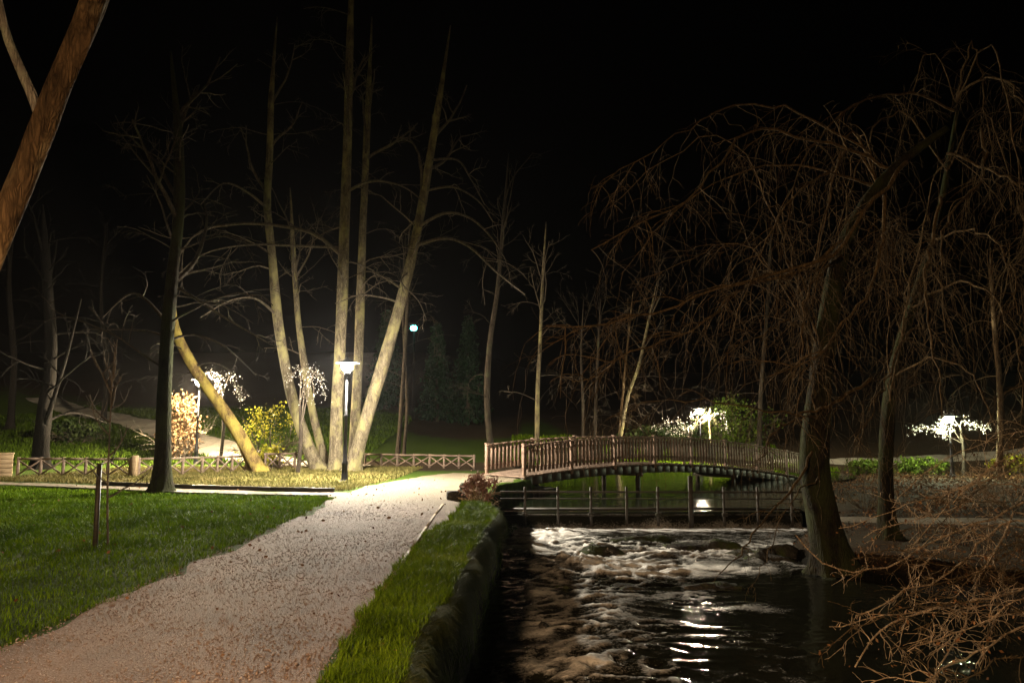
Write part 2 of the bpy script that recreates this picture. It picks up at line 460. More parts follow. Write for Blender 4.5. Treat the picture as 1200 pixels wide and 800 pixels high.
def axis_steps(segs):
    out = []
    for a, b, st in segs: out.append(np.arange(a, b, st))
    return np.concatenate(out + [np.array([segs[-1][1]])])
gx = axis_steps([(-300, -60, 12), (-60, -24, 1.5), (-24, -8, .4), (-8, -1.2, .22), (-1.2, .4, .07), (.4, 10, .22), (10, 26, .4), (26, 60, 1.5), (60, 300, 12)])
gy = axis_steps([(-40, -6, 2), (-6, 3, .5), (3, 22, .16), (22, 48, .35), (48, 80, 1), (80, 420, 10)])
GX, GY = np.meshgrid(gx, gy)
SD = shore_dist(GX, GY)
GZ = terrain(GX, GY, SD)
soil = .22 + .75 * sstep(2.5, 6, GX) + .5 * sstep(55, 75, GY) + .7 * sstep(30.5, 33, GY) * sstep(-10, -6, GX) * (1 - sstep(38.5, 40, GY) * sstep(0, 1, GX))
soil = np.maximum(soil, np.clip(.95 - SD * 4.5, 0, 1))
soil -= .75 * sstep(38, 42, GY) * (1 - sstep(50, 58, GY)) * (1 - sstep(12, 16, GX))
a = Acc(); a.grid(np.stack([GX, GY, GZ], -1))
gr = a.build('ground', M['ground'], attr={'soil': soil.ravel(), 'wet': ((SD < 1.0) * np.clip((-.05 - GZ) / .10, 0, 1) * (1 - sstep(1.5, 3, GX) * sstep(-.75, -.55, GZ))).ravel()}); tag(gr, 'grassy park ground with banks, lawn and hillside', None, kind='structure')  # wet also paints the shade on the steep bank face

# ------------------------------------------------------------------ paths
def ribbon(name, mat, rows, nx, label, lift=.014, step_rows=None):
    """rows: (left xy, right xy) pairs; a sheet draped a little above the ground with ragged edges"""
    rows = np.array(rows, float)
    d = np.concatenate([[0], np.cumsum(np.linalg.norm(np.diff(rows.mean(1), axis=0), axis=1))])
    t = np.arange(0, d[-1] + .01, step_rows or .2)
    L = np.stack([np.interp(t, d, rows[:, 0, k]) for k in (0, 1)], 1)
    R = np.stack([np.interp(t, d, rows[:, 1, k]) for k in (0, 1)], 1)
    dl = R - L; ln = np.linalg.norm(dl, axis=1)[:, None]; dl /= ln
    L = L + dl * ((fbm(t * 1.3, t * 0 + 3, 21, 5) - .47) * .5)[:, None]
    R = R + dl * ((fbm(t * 1.3, t * 0 + 9, 22, 5) - .47) * .4)[:, None]
    s = np.linspace(0, 1, nx)[None, :, None]
    XY = L[:, None] * (1 - s) + R[:, None] * s
    Z = terrain(XY[..., 0], XY[..., 1]) + lift
    Z = Z - .03 * (np.abs(s[..., 0] * 2 - 1) > .999)
    Z = Z + (fbm(XY[..., 0] * 1.1, XY[..., 1] * 1.1, 31, 3) - .4) * .012
    a = Acc(); a.grid(np.concatenate([XY, Z[..., None]], -1))
    sandy = sstep(14.6, 18.6, XY[..., 1] + (fbm(XY[..., 0] * .9, XY[..., 1] * .5, 33, 4) - .47) * 5)
    return tag(a.build(name, mat, attr={'sandy': sandy.ravel()}), label, None, kind='structure')
PATH_ROWS = [((-3.6, -8), (-1.15, -8)), ((-3.75, 4), (-1.12, 4)), ((-3.8, 6), (-1.2, 6)), ((-3.9, 9), (-1.28, 9)), ((-3.95, 12), (-1.22, 12)), ((-4.0, 14.5), (-1.0, 14.5)), ((-4.15, 16.5), (-.95, 16.5)), ((-4.35, 17.6), (-1.0, 17.4))]
FORE_ROWS = [((-4.5, 18.4), (-1.15, 17.9)), ((-4.6, 19.4), (-1.25, 18.9)), ((-4.45, 20.5), (-1.25, 20.5)), ((-4.2, 23), (-.9, 23)), ((-3.9, 25.2), (.1, 25.0)), ((-3.4, 27.2), (.3, 26.3)), ((-2.9, 28.8), (.0, 27.8)), ((-2.3, 30.0), (-.2, 29.0))]
ribbon('path', M['gravel'], PATH_ROWS + FORE_ROWS, 26, 'pinkish gravel footpath turning to bright beige gravel in front of the footbridge', .016)
ribbon('cross_path', M['sand'], [((-4.3, 18.9), (-4.3, 20.5)), ((-6.5, 19.2), (-6.5, 20.9)), ((-9, 20.1), (-9, 21.8)), ((-13, 21.9), (-13, 23.7)), ((-18, 23.4), (-18, 25.3)), ((-26, 25), (-26, 27))], 9, 'beige path crossing behind the lawn', .012)
ribbon('slope_path', M['dirt_path'], [((-6.5, 33.6), (-6.5, 36.2)), ((-10, 35), (-9.6, 38)), ((-13.5, 38), (-13, 42)), ((-18, 43), (-17.5, 47)), ((-24, 50), (-23.5, 53.5)), ((-31, 57), (-30.5, 60.5)), ((-40, 63), (-39, 66))], 9, 'pale path climbing the grassy slope', .05)
ribbon('shore_path', M['sand'], [((7.0, 18.6), (7.2, 19.8)), ((9.5, 17.8), (9.6, 19.2)), ((13, 17.6), (13, 19.2)), ((20, 18.5), (20, 20.5)), ((30, 22), (30, 24))], 7, 'trodden earth path along the right bank', .02)
ribbon('far_path', M['dirt_path'], [((.5, 42.2), (.5, 44.0)), ((6, 42.6), (6, 44.6)), ((12, 43.2), (12, 45.4)), ((18, 45.2), (18, 47.4)), ((26, 45), (26, 47.5)), ((36, 42), (36, 45))], 7, 'pale path beyond the pond', .04)

# gravel stones lying on the path
def in_rows(y, rows):
    r = np.array(rows); return np.interp(y, r[:, 0, 1], r[:, 0, 0]), np.interp(y, r[:, 1, 1], r[:, 1, 0])
def pebbles(n, y0, y1, rows, s0, s1):
    y = y0 + (y1 - y0) * rng.random(n) ** 1.5
    y = y[rng.random(n) > sstep(13.0, y1, y + rng.normal(0, .8, n))]; n = len(y)
    l, r = in_rows(y, rows); x = l + (r - l) * rng.random(n)
    z = terrain(x, y) + .018
    s = rng.uniform(s0, s1, n) * (1 + .6 * (rng.random(n) > .97))
    az = rng.uniform(0, pi, n)
    oct_ = np.array([(1, 0, 0), (0, 1, 0), (-1, 0, 0), (0, -1, 0), (0, 0, .7), (0, 0, -.7)], float)
    V = np.broadcast_to(oct_, (n, 6, 3)) * rng.uniform(.6, 1.3, (n, 6, 3)) * s[:, None, None]
    c, s_ = np.cos(az)[:, None], np.sin(az)[:, None]
    W = np.stack([V[..., 0] * c - V[..., 1] * s_, V[..., 0] * s_ + V[..., 1] * c, V[..., 2]], -1) + np.stack([x, y, z], 1)[:, None]
    T = np.array([(0, 1, 4), (1, 2, 4), (2, 3, 4), (3, 0, 4), (1, 0, 5), (2, 1, 5), (3, 2, 5), (0, 3, 5)])
    a.add(W, None, np.arange(n)[:, None, None] * 6 + T[None])
a = Acc(); pebbles(24000, 3.5, 20.5, PATH_ROWS, .003, .011)
tag(a.build('gravel', M['pebble'], smooth=False), 'loose gravel stones strewn over the footpath', 'gravel', kind='stuff')

# edging boards
def edging(name, pts, h, w, mat, label):
    t = np.array(pts, float)
    a = Acc()
    for p, q in zip(t[:-1], t[1:]):
        a.beam((p[0], p[1], hz(*p) + h / 2 - .02), (q[0], q[1], hz(*q) + h / 2 - .02), w, h, bev=.006)
    return tag(a.build(name, mat), label, 'edging')
edging('path_edging', [(-1.29, 7.9), (-1.36, 10.5), (-1.42, 13), (-1.47, 15), (-1.5, 17.0)], .055, .045, M['timber_pale'], 'thin pale timber edging strip along the right side of the gravel path')
edging('kerb_board', [(-4.45, 18.85), (-6.5, 19.12), (-9, 20.02), (-13, 21.82), (-18, 23.3)], .10, .09, M['timber_dark'], 'low dark kerb board between the lawn and the crossing path')
edging('kerb_board', [(-4.7, 20.62), (-6.5, 21.0), (-9, 21.9), (-12.5, 23.6)], .13, .09, M['timber_dark'], 'low dark kerb board on the tree side of the crossing path')

# ------------------------------------------------------------------ grass
def grass(name, n, region, h, w, mat, label, lean=.5, power=1.0, cond=None, clump=0.6):
    x0, x1, y0, y1 = region
    y = y0 + (y1 - y0) * rng.random(n) ** power
    x = x0 + (x1 - x0) * rng.random(n)
    k = fbm(x * 1.8, y * 1.8, 44, 3) > .47 - (1 - clump)
    if cond is not None: k &= cond(x, y)
    k &= shore_dist(x, y) > .02
    x, y = x[k], y[k]; z = terrain(x, y) - .004
    sc = .45 + 1.2 * fbm(x * 2.1, y * 2.1, 45, 4)
    a = Acc()
    sy = np.clip(y / 9, .8, 2.2)
    a.blades(np.stack([x, y, z], 1), rng.uniform(.5, 1.3, len(x)) * h * sc * np.sqrt(sy), rng.uniform(.7, 1.3, len(x)) * w * sy, lean)
    return tag(a.build(name, mat), label, 'grass', kind='stuff')
def near_line(x, y, pts):
    best = np.full(x.shape, 1e9)
    for (ax, ay), (bx, by) in zip(pts[:-1], pts[1:]):
        dx, dy = bx - ax, by - ay; t = np.clip(((x - ax) * dx + (y - ay) * dy) / (dx * dx + dy * dy), 0, 1)
        best = np.minimum(best, np.hypot(x - ax - t * dx, y - ay - t * dy))
    return best
def lawn_ok(x, y):
    l, r = in_rows(y, PATH_ROWS); far = np.interp(x, [-26, -18, -13, -9, -6.5, -4.4], [24.9, 23.25, 21.75, 19.95, 19.05, 18.75])
    return (x < l + .06 + .45 * (fbm(y * 3.5, x * 3.5, 51, 4) - .47)) & (y < far)
grass('lawn_grass', 240000, (-17, -3.6, 4, 24.5), .055, .009, M['grass'], 'short mown lawn grass left of the path', .7, 1.35, lawn_ok, .25)
def strip_ok(x, y):
    l, r = in_rows(y, PATH_ROWS); return x > r - .08 + .22 * (fbm(y * 2.5, y * 0 + 5, 52, 3) - .47)
grass('bank_grass', 95000, (-1.7, -.1, 3, 16.9), .085, .008, M['grass_bank'], 'longer green grass along the edge of the bank', .8, 1.25, strip_ok, .3)
grass('verge_grass', 60000, (-17, -3.9, 20.6, 34), .075, .012, M['grass_dry'], 'yellowish grass around the lit tree trunks', .7, 1.0,
      lambda x, y: (y > np.interp(x, [-18, -13, -9, -6.5, -4.4], [25.4, 23.9, 22.1, 21.2, 20.9])) & (x < np.interp(y, [20, 24, 30, 34], [-4.5, -4.2, -3.3, -3])), .2)
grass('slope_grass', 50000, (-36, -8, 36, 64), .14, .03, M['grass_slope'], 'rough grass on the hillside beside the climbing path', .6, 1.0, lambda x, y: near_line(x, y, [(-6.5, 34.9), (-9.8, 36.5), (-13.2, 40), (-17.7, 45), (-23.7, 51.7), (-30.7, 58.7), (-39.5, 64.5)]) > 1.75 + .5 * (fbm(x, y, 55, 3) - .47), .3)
grass('far_bank_grass', 30000, (0, 17, 40.3, 54), .16, .03, M['grass_bank'], 'grass on the bank beyond the pond', .6, 1.0, lambda x, y: near_line(x, y, [(.5, 43.1), (6, 43.6), (12, 44.3), (18, 46.3), (26, 46.3), (36, 43.5)]) > 1.05, .3)
# tufts hanging over the bank edge
t = rng.random(17000); ye = 3.5 + 12.6 * t ** 1.2
yl = np.linspace(3.2, 16.4, 170); xl = np.linspace(-1.3, .5, 130); LX, LY = np.meshgrid(xl, yl)
lip = np.array([xl[np.nonzero(row > -.16)[0].max()] for row in terrain(LX, LY)])
xe = np.interp(ye, yl, lip) + rng.uniform(-.16, .02, 17000)
a = Acc(); ze = terrain(xe, ye)
n = len(xe); drop = rng.uniform(.12, .62, n) * (.15 + 1.7 * fbm(ye * 2.3, ye * 0, 61, 4) ** 1.5)
p0 = np.stack([xe, ye, ze], 1); dx = rng.uniform(.04, .16, n)
p1 = p0 + np.stack([dx * .9, rng.normal(0, .03, n), rng.uniform(.0, .05, n)], 1); p2 = p0 + np.stack([dx + .10, rng.normal(0, .06, n), -drop], 1)
sd_ = np.zeros((n, 3)); sd_[:, 1] = rng.uniform(.004, .009, n) * np.clip(ye / 9, .8, 2)
a.add(np.stack([p0 - sd_, p0 + sd_, p1 + sd_, p1 - sd_, p2], 1), np.arange(n)[:, None] * 5 + np.array([[0, 1, 2, 3]]), np.arange(n)[:, None] * 5 + np.array([[3, 2, 4]]))
tag(a.build('hanging_grass', M['grass_hang']), 'yellowed grass hanging over the edge of the bank', 'grass', kind='stuff')
# leaf litter on the right bank
n = 42000; x = rng.uniform(5, 30, n); y = 10 + 30 * rng.random(n) ** 1.2
k = (shore_dist(x, y) > .25) & (near_line(x, y, [(7, 19.2), (9.5, 18.5), (13, 18.4), (20, 19.5), (30, 23)]) > .6 * rng.random(n) + .3); x, y = x[k], y[k]
a = Acc(); kk = fbm(x * .8, y * .8, 96, 4) > .42; x, y = x[kk], y[kk]
a.leaves(np.stack([x, y, terrain(x, y) + .02], 1), np.full(len(x), .055) * np.clip(y / 18, .8, 1.6))
tag(a.build('leaf_litter', M['leaf_litter']), 'brown fallen leaves covering the right bank', 'leaves', kind='stuff')

n = 650; x = rng.uniform(-14, -.6, n); y = 4 + 24 * rng.random(n) ** 1.3
k = shore_dist(x, y) > .1; x, y = x[k], y[k]
a = Acc(); a.leaves(np.stack([x, y, terrain(x, y) + np.where(fbm(x, y, 1) > .3, .035, .03)], 1), np.full(len(x), .045) * np.clip(y / 9, .8, 1.4))
tag(a.build('scattered_leaves', M['leaf_litter']), 'few brown leaves scattered on the lawn and path', 'leaves', kind='stuff')

# ------------------------------------------------------------------ water
sx = np.arange(-1.0, 9.6, .045); sy = np.arange(-2, 20.36, .045)
X, Y = np.meshgrid(sx, sy)
def rid(x, y, s): return 1 - np.abs(2 * fbm(x, y, s, 4) / .94 - 1)
turb = .35 + .65 * sstep(.38, .62, fbm(X * .45, Y * .3, 71, 3))
left_riffle = np.exp(-((X - .9 - .08 * (Y - 8)) / .9) ** 2) * (1 - sstep(15, 19, Y))
turb = turb * (.06 + .94 * sstep(11.5, 15, Y + (fbm(X * .5, X * 0, 95, 2) - .4) * 3)) + .8 * left_riffle
wpx_ = X + (fbm(X * .7, Y * .5, 91, 3) - .47) * 1.4; wpy_ = Y + (fbm(X * .6, Y * .7, 92, 3) - .47) * 1.4
R1 = rid(wpx_ * .9, wpy_ * 1.25, 72); R2 = rid(wpx_ * 2.6, wpy_ * 3.4, 73); R3 = rid(wpx_ * 6.5, wpy_ * 8.5, 94)
Z = STREAM_Z + ((R1 - .6) * .15 + (R2 - .6) * .085 + (R3 - .6) * .035) * turb + (fbm(X * 9, Y * 9, 74, 3) - .45) * .02 * turb
foam = np.zeros_like(X)
def patch(px, py, rx, ry, s):
    p = P(px, py, 10); tt = (STREAM_Z - EYE) / (p[2] - EYE); cx, cy = p[0] * tt, 10 * tt
    return s * np.exp(-((X - cx) / rx) ** 2 - ((Y - cy) / ry) ** 2)
foam += patch(640, 628, .8, 2.0, .85) + patch(615, 640, .35, 1.2, .45)
foam += patch(770, 672, 1.1, .75, .85) + patch(860, 668, 1.0, .45, .55) + patch(720, 664, .6, .5, .5)
foam += patch(810, 650, 1.6, .9, .45) + patch(900, 640, 1.2, 1.2, .4) + patch(790, 700, .9, .4, .35) + patch(870, 715, .6, .3, .35)
foam += patch(640, 700, .45, 2.2, .30) + patch(625, 745, .4, .9, .32) + patch(650, 785, .7, .35, .45) + patch(720, 790, .6, .3, .3)
foam += .55 * sstep(18.6, 20.2, Y) * (.6 + .8 * fbm(X * 1.5, Y * .6, 75, 3))
foam = foam * (.35 + 1.0 * sstep(.55, .95, R2) + .35 * sstep(.5, .9, R1)); foam += (.06 + .45 * sstep(.72, .95, R2)) * left_riffle * (.35 + .65 * sstep(.45, .6, fbm(X * 1.6, Y * .9, 97, 3))) + (.05 + .34 * sstep(.78, .97, R2) + .15 * sstep(.8, .97, R3)) * turb + .22 * sstep(12.5, 16, Y) * fbm(X * 1.1, Y * .7, 90, 3) * 2
foam *= .82 + .18 * sstep(8.0, 12.5, Y)
foam += patch(720, 720, .55, 1.6, .30) + patch(690, 760, .5, .7, .25)
foam += .36 * sstep(.76, .97, R2) * sstep(.42, .56, fbm(X * .8 + 4, Y * .45, 98, 3)) * (1 - sstep(3.2, 4.6, X))
Z += foam * .05 * fbm(X * 2.5, Y * 1.7, 76, 3)
a = Acc(); a.grid(np.stack([X, Y, Z], -1)); a.keep((shore_dist(X, Y) < .6).ravel())
tag(a.build('stream_water', M['stream'], attr={'foam': foam.ravel()}), 'dark rushing stream water with white riffles', None, kind='structure')
px_ = np.arange(-1.5, 26, .25); py_ = np.arange(20.62, 45, .25)
X2, Y2 = np.meshgrid(px_, py_)
a = Acc(); a.grid(np.stack([X2, Y2, POND_Z + (fbm(X2 * .8, Y2 * .8, 77, 2) - .4) * .006], -1)); a.keep((shore_dist(X2, Y2) < .5).ravel())
tag(a.build('pond_water', M['pond']), 'still dark pond water mirroring the lit bank', None, kind='structure')
# water sliding over the weir
wx = np.arange(-.38, 7.5, .05); prof = [(20.62, POND_Z + .004), (20.45, POND_Z + .012), (20.34, POND_Z - .03), (20.26, POND_Z - .16), (20.2, STREAM_Z + .04), (20.05, STREAM_Z + .05), (19.8, STREAM_Z + .05), (19.5, STREAM_Z - .05)]
V = np.array([[(x, y + .05 * (float(fbm(x * 3, k * .7, 78, 2)) - .4), z + (.012 if k < 3 else .07) * (float(fbm(x * 5, k * .5, 79, 3)) - .45)) for x in wx] for k, (y, z) in enumerate(prof)])
a = Acc(); a.grid(V)
fo = np.array([[max(0, (k - 2)) * .17 + .9 * (float(fbm(x * 1.3, 3, 80, 3)) - .45) for x in wx] for k in range(len(prof))])
fo[4:7] += .38; fo[-1] = .3
tag(a.build('weir_water', M['stream'], attr={'foam': fo.ravel()}), 'thin sheet of water breaking white below the weir', None, kind='structure')

# ------------------------------------------------------------------ street lamps
def street_lamp(label, x, y, ztop, strength, colr, lean=0.0, planter=False, group='park lamps', name='street_lamp'):
    z0 = hz(x, y); h = ztop - z0
    t = thing(name, label, 'street lamp', (x, y, z0), group)
    a = Acc(); c = (x, y, z0)
    a.lathe(c, [(.16, -.05), (.16, .06), (.13, .10), (.10, .16), (.085, .55), (.095, .58), (.095, .64), (.07, .70), (.055, 1.2), (.048, h * .55), (.06, h * .555), (.06, h * .575), (.045, h * .58), (.038, h - .34)], 14)
    a.build('pole', M['iron'], t)
    a = Acc(); a.lathe(c, [(.038, h - .34), (.10, h - .30), (.08, h - .225), (.055, h - .207)], 14)
    for k in range(2):
        q = k * pi + .4
        a.tube([(x + .07 * cos(q), y + .07 * sin(q), z0 + h - .18), (x + .185 * cos(q), y + .185 * sin(q), z0 + h - .06), (x + .20 * cos(q), y + .20 * sin(q), z0 + h + .07)], .007, 5)
    a.build('cradle', M['iron'], t)
    a = Acc(); a.lathe(c, [(.06, h - .205), (.12, h - .185), (.165, h - .13), (.18, h - .07), (.17, h - .005), (.12, h + .04)], 16)
    g = a.build('lantern_glass', glow_mat('lamp_glow', colr, strength), t)
    a = Acc(); a.lathe(c, [(.08, h + .062), (.385, h + .042), (.395, h + .053), (.20, h + .10), (.08, h + .16), (.035, h + .18), (.03, h + .21), (.04, h + .23), (.01, h + .26)], 24)
    a.build('cap', M['cap'], t)
    return t
LP1 = P(407, 427, 24.0)
street_lamp('lit street lamp with a slim dark pole standing before the fan of pale trunks', LP1[0], 24.0, LP1[2], POWER_MAIN, LAMP_WHITE)
LP2 = P(234, 446, 36.5)
street_lamp('lit lamp behind the leaning yellow trunk, beside the climbing path', LP2[0], 36.5, LP2[2], POWER_SLOPE, (1, .80, .52))
LP3 = P(820, 480, 43)
street_lamp('lit lamp beyond the footbridge beside the pale drooping tree', LP3[0], 43, LP3[2], POWER_POND, (1, .84, .58))
LP4 = P(1112, 489, 36)
street_lamp('lit lamp among white blossom on the right shore', LP4[0], 36, LP4[2], POWER_SHORE, (.92, 1, .62))
street_lamp('warm low lamp beside the path behind the viewer', -2.3, -1.8, 2.3, POWER_NEAR, LAMP_WARM)
# far green-tinted floodlight
FL = P(485, 381, 62)
fz = hz(FL[0], 62)
t = thing('floodlight', 'small teal floodlight on a tall pole far off among the trees', 'floodlight', (FL[0], 62, fz))
a = Acc(); a.tube([(FL[0], 62.2, fz), (FL[0], 62.2, FL[2] + .3)], [.12, .07], 8); a.build('pole', M['bark_black'], t)
a = Acc(); a.box((FL[0], 61.95, FL[2] + .06), (.75, .7, .22), bev=.05); a.build('housing', M['iron'], t)
a = Acc(); a.lathe((FL[0], 61.9, FL[2] - .46), [(.05, 0), (.22, .05), (.27, .2), (.24, .34), (.12, .40)], 12); a.build('lamp_bulb', glow_mat('teal_glow', (.10, .72, .62), 30), t)

# ------------------------------------------------------------------ footbridge
BA, BB = np.array([.35, 26.0]), np.array([13.9, 35.6])
bd = (BB - BA) / np.linalg.norm(BB - BA); bnv = np.array([bd[1], -bd[0]])   # towards the viewer
BL = float(np.linalg.norm(BB - BA)); BW = 2.2
def bz(s):
    q = np.asarray(s) / BL
    return .10 + (-.62 - .10) * q + .62 * 4 * q * (1 - q) * (1 - .15 * q)
def bp(s, off, dz=0.0):
    p = BA + bd * s + bnv * off
    return np.array([p[0], p[1], float(bz(s)) + dz])
bt = thing('footbridge', 'brown wooden arched footbridge with picket railings across the pond', 'bridge', (*BA, .05))
B3 = np.array([bd[0], bd[1], 0]); N3 = np.array([bnv[0], bnv[1], 0])
a = Acc()
ns = int(BL / .16)
for i in range(ns):
    s0 = (i + .5) * BL / ns
    sl = (bp(s0 + .05, 0) - bp(s0 - .05, 0)); sl /= np.linalg.norm(sl)
    a.box(bp(s0, -BW / 2, -.03), (BL / ns - .014, BW + .16, .05), sl, -N3, bev=.006)
a.build('deck', M['timber_deck'], bt)
for off, nm in ((-.06, 'girder'), (-BW + .06, 'girder')):
    a = Acc()
    for i in range(40):
        s0, s1 = i * BL / 40, (i + 1) * BL / 40
        a.beam(bp(s0, off, -.20), bp(s1, off, -.20), .14, .28, bev=.01)
    a.build(nm, M['timber_dark'], bt)
a = Acc()
for i in range(9): a.beam(bp(.7 + i * (BL - 1.4) / 8, -.1, -.22), bp(.7 + i * (BL - 1.4) / 8, -BW + .1, -.22), .12, .16)
a.build('cross_beam', M['timber_dark'], bt)
NB = 8
for off in (.03, -BW - .03):
    a = Acc()
    for i in range(48):
        s0, s1 = i * BL / 48, (i + 1) * BL / 48
        a.beam(bp(s0, off, 1.0), bp(s1, off, 1.0), .10, .055, bev=.012)
    rl = a.build('railing', M['timber_red'], bt)
    for zz in (.80, .26):
        a = Acc()
        for i in range(48): a.beam(bp(i * BL / 48, off - .045, zz), bp((i + 1) * BL / 48, off - .045, zz), .035, .09)
        a.build('cross_rail', M['timber_red'], rl)
    for i in range(NB + 1):
        a = Acc(); s0 = .08 + i * (BL - .16) / NB
        p = bp(s0, off - .05); a.box(p + np.array([0, 0, .44]), (.115, .115, 1.20), B3, -N3, bev=.012)
        a.box(p + np.array([0, 0, 1.055]), (.14, .14, .03), B3, -N3, bev=.01)
        a.build('post', M['timber_red'], rl)
    for i in range(NB):
        a = Acc(); s0 = .08 + i * (BL - .16) / NB + .1; s1 = .08 + (i + 1) * (BL - .16) / NB - .1
        npk = 11
        for k in range(npk):
            s_ = s0 + (k + .5) * (s1 - s0) / npk + random.gauss(0, .004)
            a.box(bp(s_, off + .012, .53 + random.gauss(0, .006)), (.105, .022, .86), B3 + np.array([0, 0, random.gauss(0, .01)]), -N3, uz=(0, 0, 1))
        a.build('picket_panel', M['timber_red'], rl)
# abutments
for (cx, cy, ang, lab) in ((.6, 26.0, 0, 'dark stone abutment under the left end of the footbridge'), (13.7, 35.3, 1, 'dark stone abutment under the right end of the footbridge')):
    a = Acc()
    c0 = np.array([cx, cy, 0]) - N3 * 1.0 + B3 * (.35 if ang == 0 else -.35)
    ztop = -.28 if ang == 0 else -.85
    for row in range(3):
        for k in range(5):
            a.box(c0 + N3 * ((k - 2) * .52 + .12 * (row % 2)) + np.array([0, 0, ztop - .14 - row * .27]), (1.3 + random.uniform(-.1, .1), .50, .255), B3, -N3, bev=.03)
    tag(a.build('stone_abutment', M['stone']), lab, 'abutment')
# piers standing in the pond
for i, s0 in enumerate((BL * .33, BL * .66)):
    a = Acc()
    for off in (-.15, -BW + .15):
        p = bp(s0, off); a.tube([(p[0], p[1], -1.3), (p[0], p[1], p[2] - .3)], .09, 10)
    a.beam(bp(s0, .05, -.40), bp(s0, -BW - .05, -.40), .16, .12)
    a.build('trestle', M['timber_dark'], bt)

# ------------------------------------------------------------------ weir with its rail
wt = thing('weir', 'low dark weir with a row of posts and two rails before the footbridge', 'weir', (3.6, 20.5, -1.0))
a = Acc(); a.box((3.55, 20.52, -.93), (8.0, .42, .80), bev=.03); a.build('sill', M['concrete'], wt)
wpx = [615, 653, 691, 732, 768, 806, 844, 883, 922]
for i, p_ in enumerate(wpx):
    x = (p_ - 600) / FPX * 20.2; tall = p_ == 806
    a = Acc(); a.box((x, 20.2, -.33 + (.1 if tall else 0)), (.062 if not tall else .12, .06, 1.0 + (.36 if tall else 0)), bev=.008)
    a.build('post', M['timber_dark'], wt)
    if i % 2 == 0:
        a = Acc(); a.box((x, 20.13, -.53), (.15, .06, .10), bev=.015); a.build('foot_bracket', M['concrete'], wt)
for z, hh in ((.04, .05), (-.13, .03)):
    a = Acc(); a.beam((-.3, 20.22, z), (7.6, 20.22, z - .01), .05, hh, bev=.006); a.build('rail', M['timber_dark'], wt)
a = Acc(); a.beam((-.3, 20.66, -.44), (7.6, 20.66, -.44), .16, .06); a.build('plank', M['timber_dark'], wt)

# ------------------------------------------------------------------ stones
rocks = [((700, 648), (.55, .45, .22), 'rounded mossy boulder in the riffle below the left half of the weir'),
         ((745, 636), (.9, .5, .2), 'long low mossy boulder just downstream of the weir'),
         ((835, 645), (1.0, .5, .24), 'broad dark boulder in midstream before the tall weir post'),
         ((905, 655), (.7, .5, .3), 'dark wet boulder near the mossy trunk'),
         ((735, 690), (.5, .32, .14), 'flat boulder splitting the white riffle'),
         ((845, 690), (.65, .35, .16), 'flat dark boulder at the tail of the white riffle'),
         ((660, 690), (.3, .25, .13), 'small brown stone in the left riffle'),
         ((640, 735), (.28, .24, .13), 'small stone in the fast water beside the bank'),
         ((700, 770), (.42, .26, .10), 'flat brown stone in the nearest riffle'),
         ((765, 735), (.35, .25, .10), 'dark stone barely breaking the smooth water')]
for i, ((px, py), r, lab) in enumerate(rocks):
    p = P(px, py, 10); tt = (STREAM_Z - EYE) / (p[2] - EYE)
    a = Acc(); a.blob((p[0] * tt, 10 * tt, STREAM_Z - .10), r, i + 3, .8, 34, 20, 2.3)
    tag(a.build('boulder', M['stone']), lab, 'boulder', 'boulders in the stream')
a = Acc(); a.box((-1.22, 18.3, .10), (.62, .4, .22), (1, .15, 0), (-.15, 1, 0), bev=.04)
tag(a.build('stone_block', M['stone']), 'lower dark stone block at the end of the gravel path', 'stone block', 'stone blocks beside the shrub')
a = Acc(); a.box((-1.02, 19.0, .17), (.5, .5, .36), (1, .1, 0), (-.1, 1, 0), bev=.05)
tag(a.build('stone_block', M['stone']), 'taller dark stone block behind the reddish shrub', 'stone block', 'stone blocks beside the shrub')

# ------------------------------------------------------------------ trees
def smooth_path(pts, n):
    pts = np.asarray(pts, float)
    d = np.concatenate([[0], np.cumsum(np.linalg.norm(np.diff(pts, axis=0), axis=1))]); t = np.linspace(0, d[-1], n)
    # Catmull-Rom through the points
    out = []
    for q in t:
        i = min(max(np.searchsorted(d, q) - 1, 0), len(pts) - 2)
        u = (q - d[i]) / max(d[i + 1] - d[i], 1e-6)
        p0 = pts[max(i - 1, 0)]; p1 = pts[i]; p2 = pts[i + 1]; p3 = pts[min(i + 2, len(pts) - 1)]
        out.append(.5 * ((2 * p1) + (-p0 + p2) * u + (2 * p0 - 5 * p1 + 4 * p2 - p3) * u * u + (-p0 + 3 * p1 - 3 * p2 + p3) * u ** 3))
    return np.array(out)
def unit(v): return v / (np.linalg.norm(v) + 1e-9)
def grow(acc, p, d, L, r, lev, droop=0.0, wig=.25, kids=(5, 4, 3), rmin=.004, up=0.0, spread=1.0):
    n = 7 if lev > 0 else 5
    pts = [np.array(p, float)]; d = unit(np.array(d, float))
    for i in range(n):
        d = unit(d + rng.normal(0, wig, 3) * .6 + np.array([0, 0, -droop + up]) * (i + 1) / n)
        pts.append(pts[-1] + d * L / n)
    pts = np.array(pts)
    acc.tube(pts, np.maximum(np.linspace(r, r * .35, n + 1), rmin * .6), 5 if r > .02 else 3, cap=False)
    if lev > 0: sprout(acc, pts, r, L, lev, droop, wig, kids, rmin, up, spread)
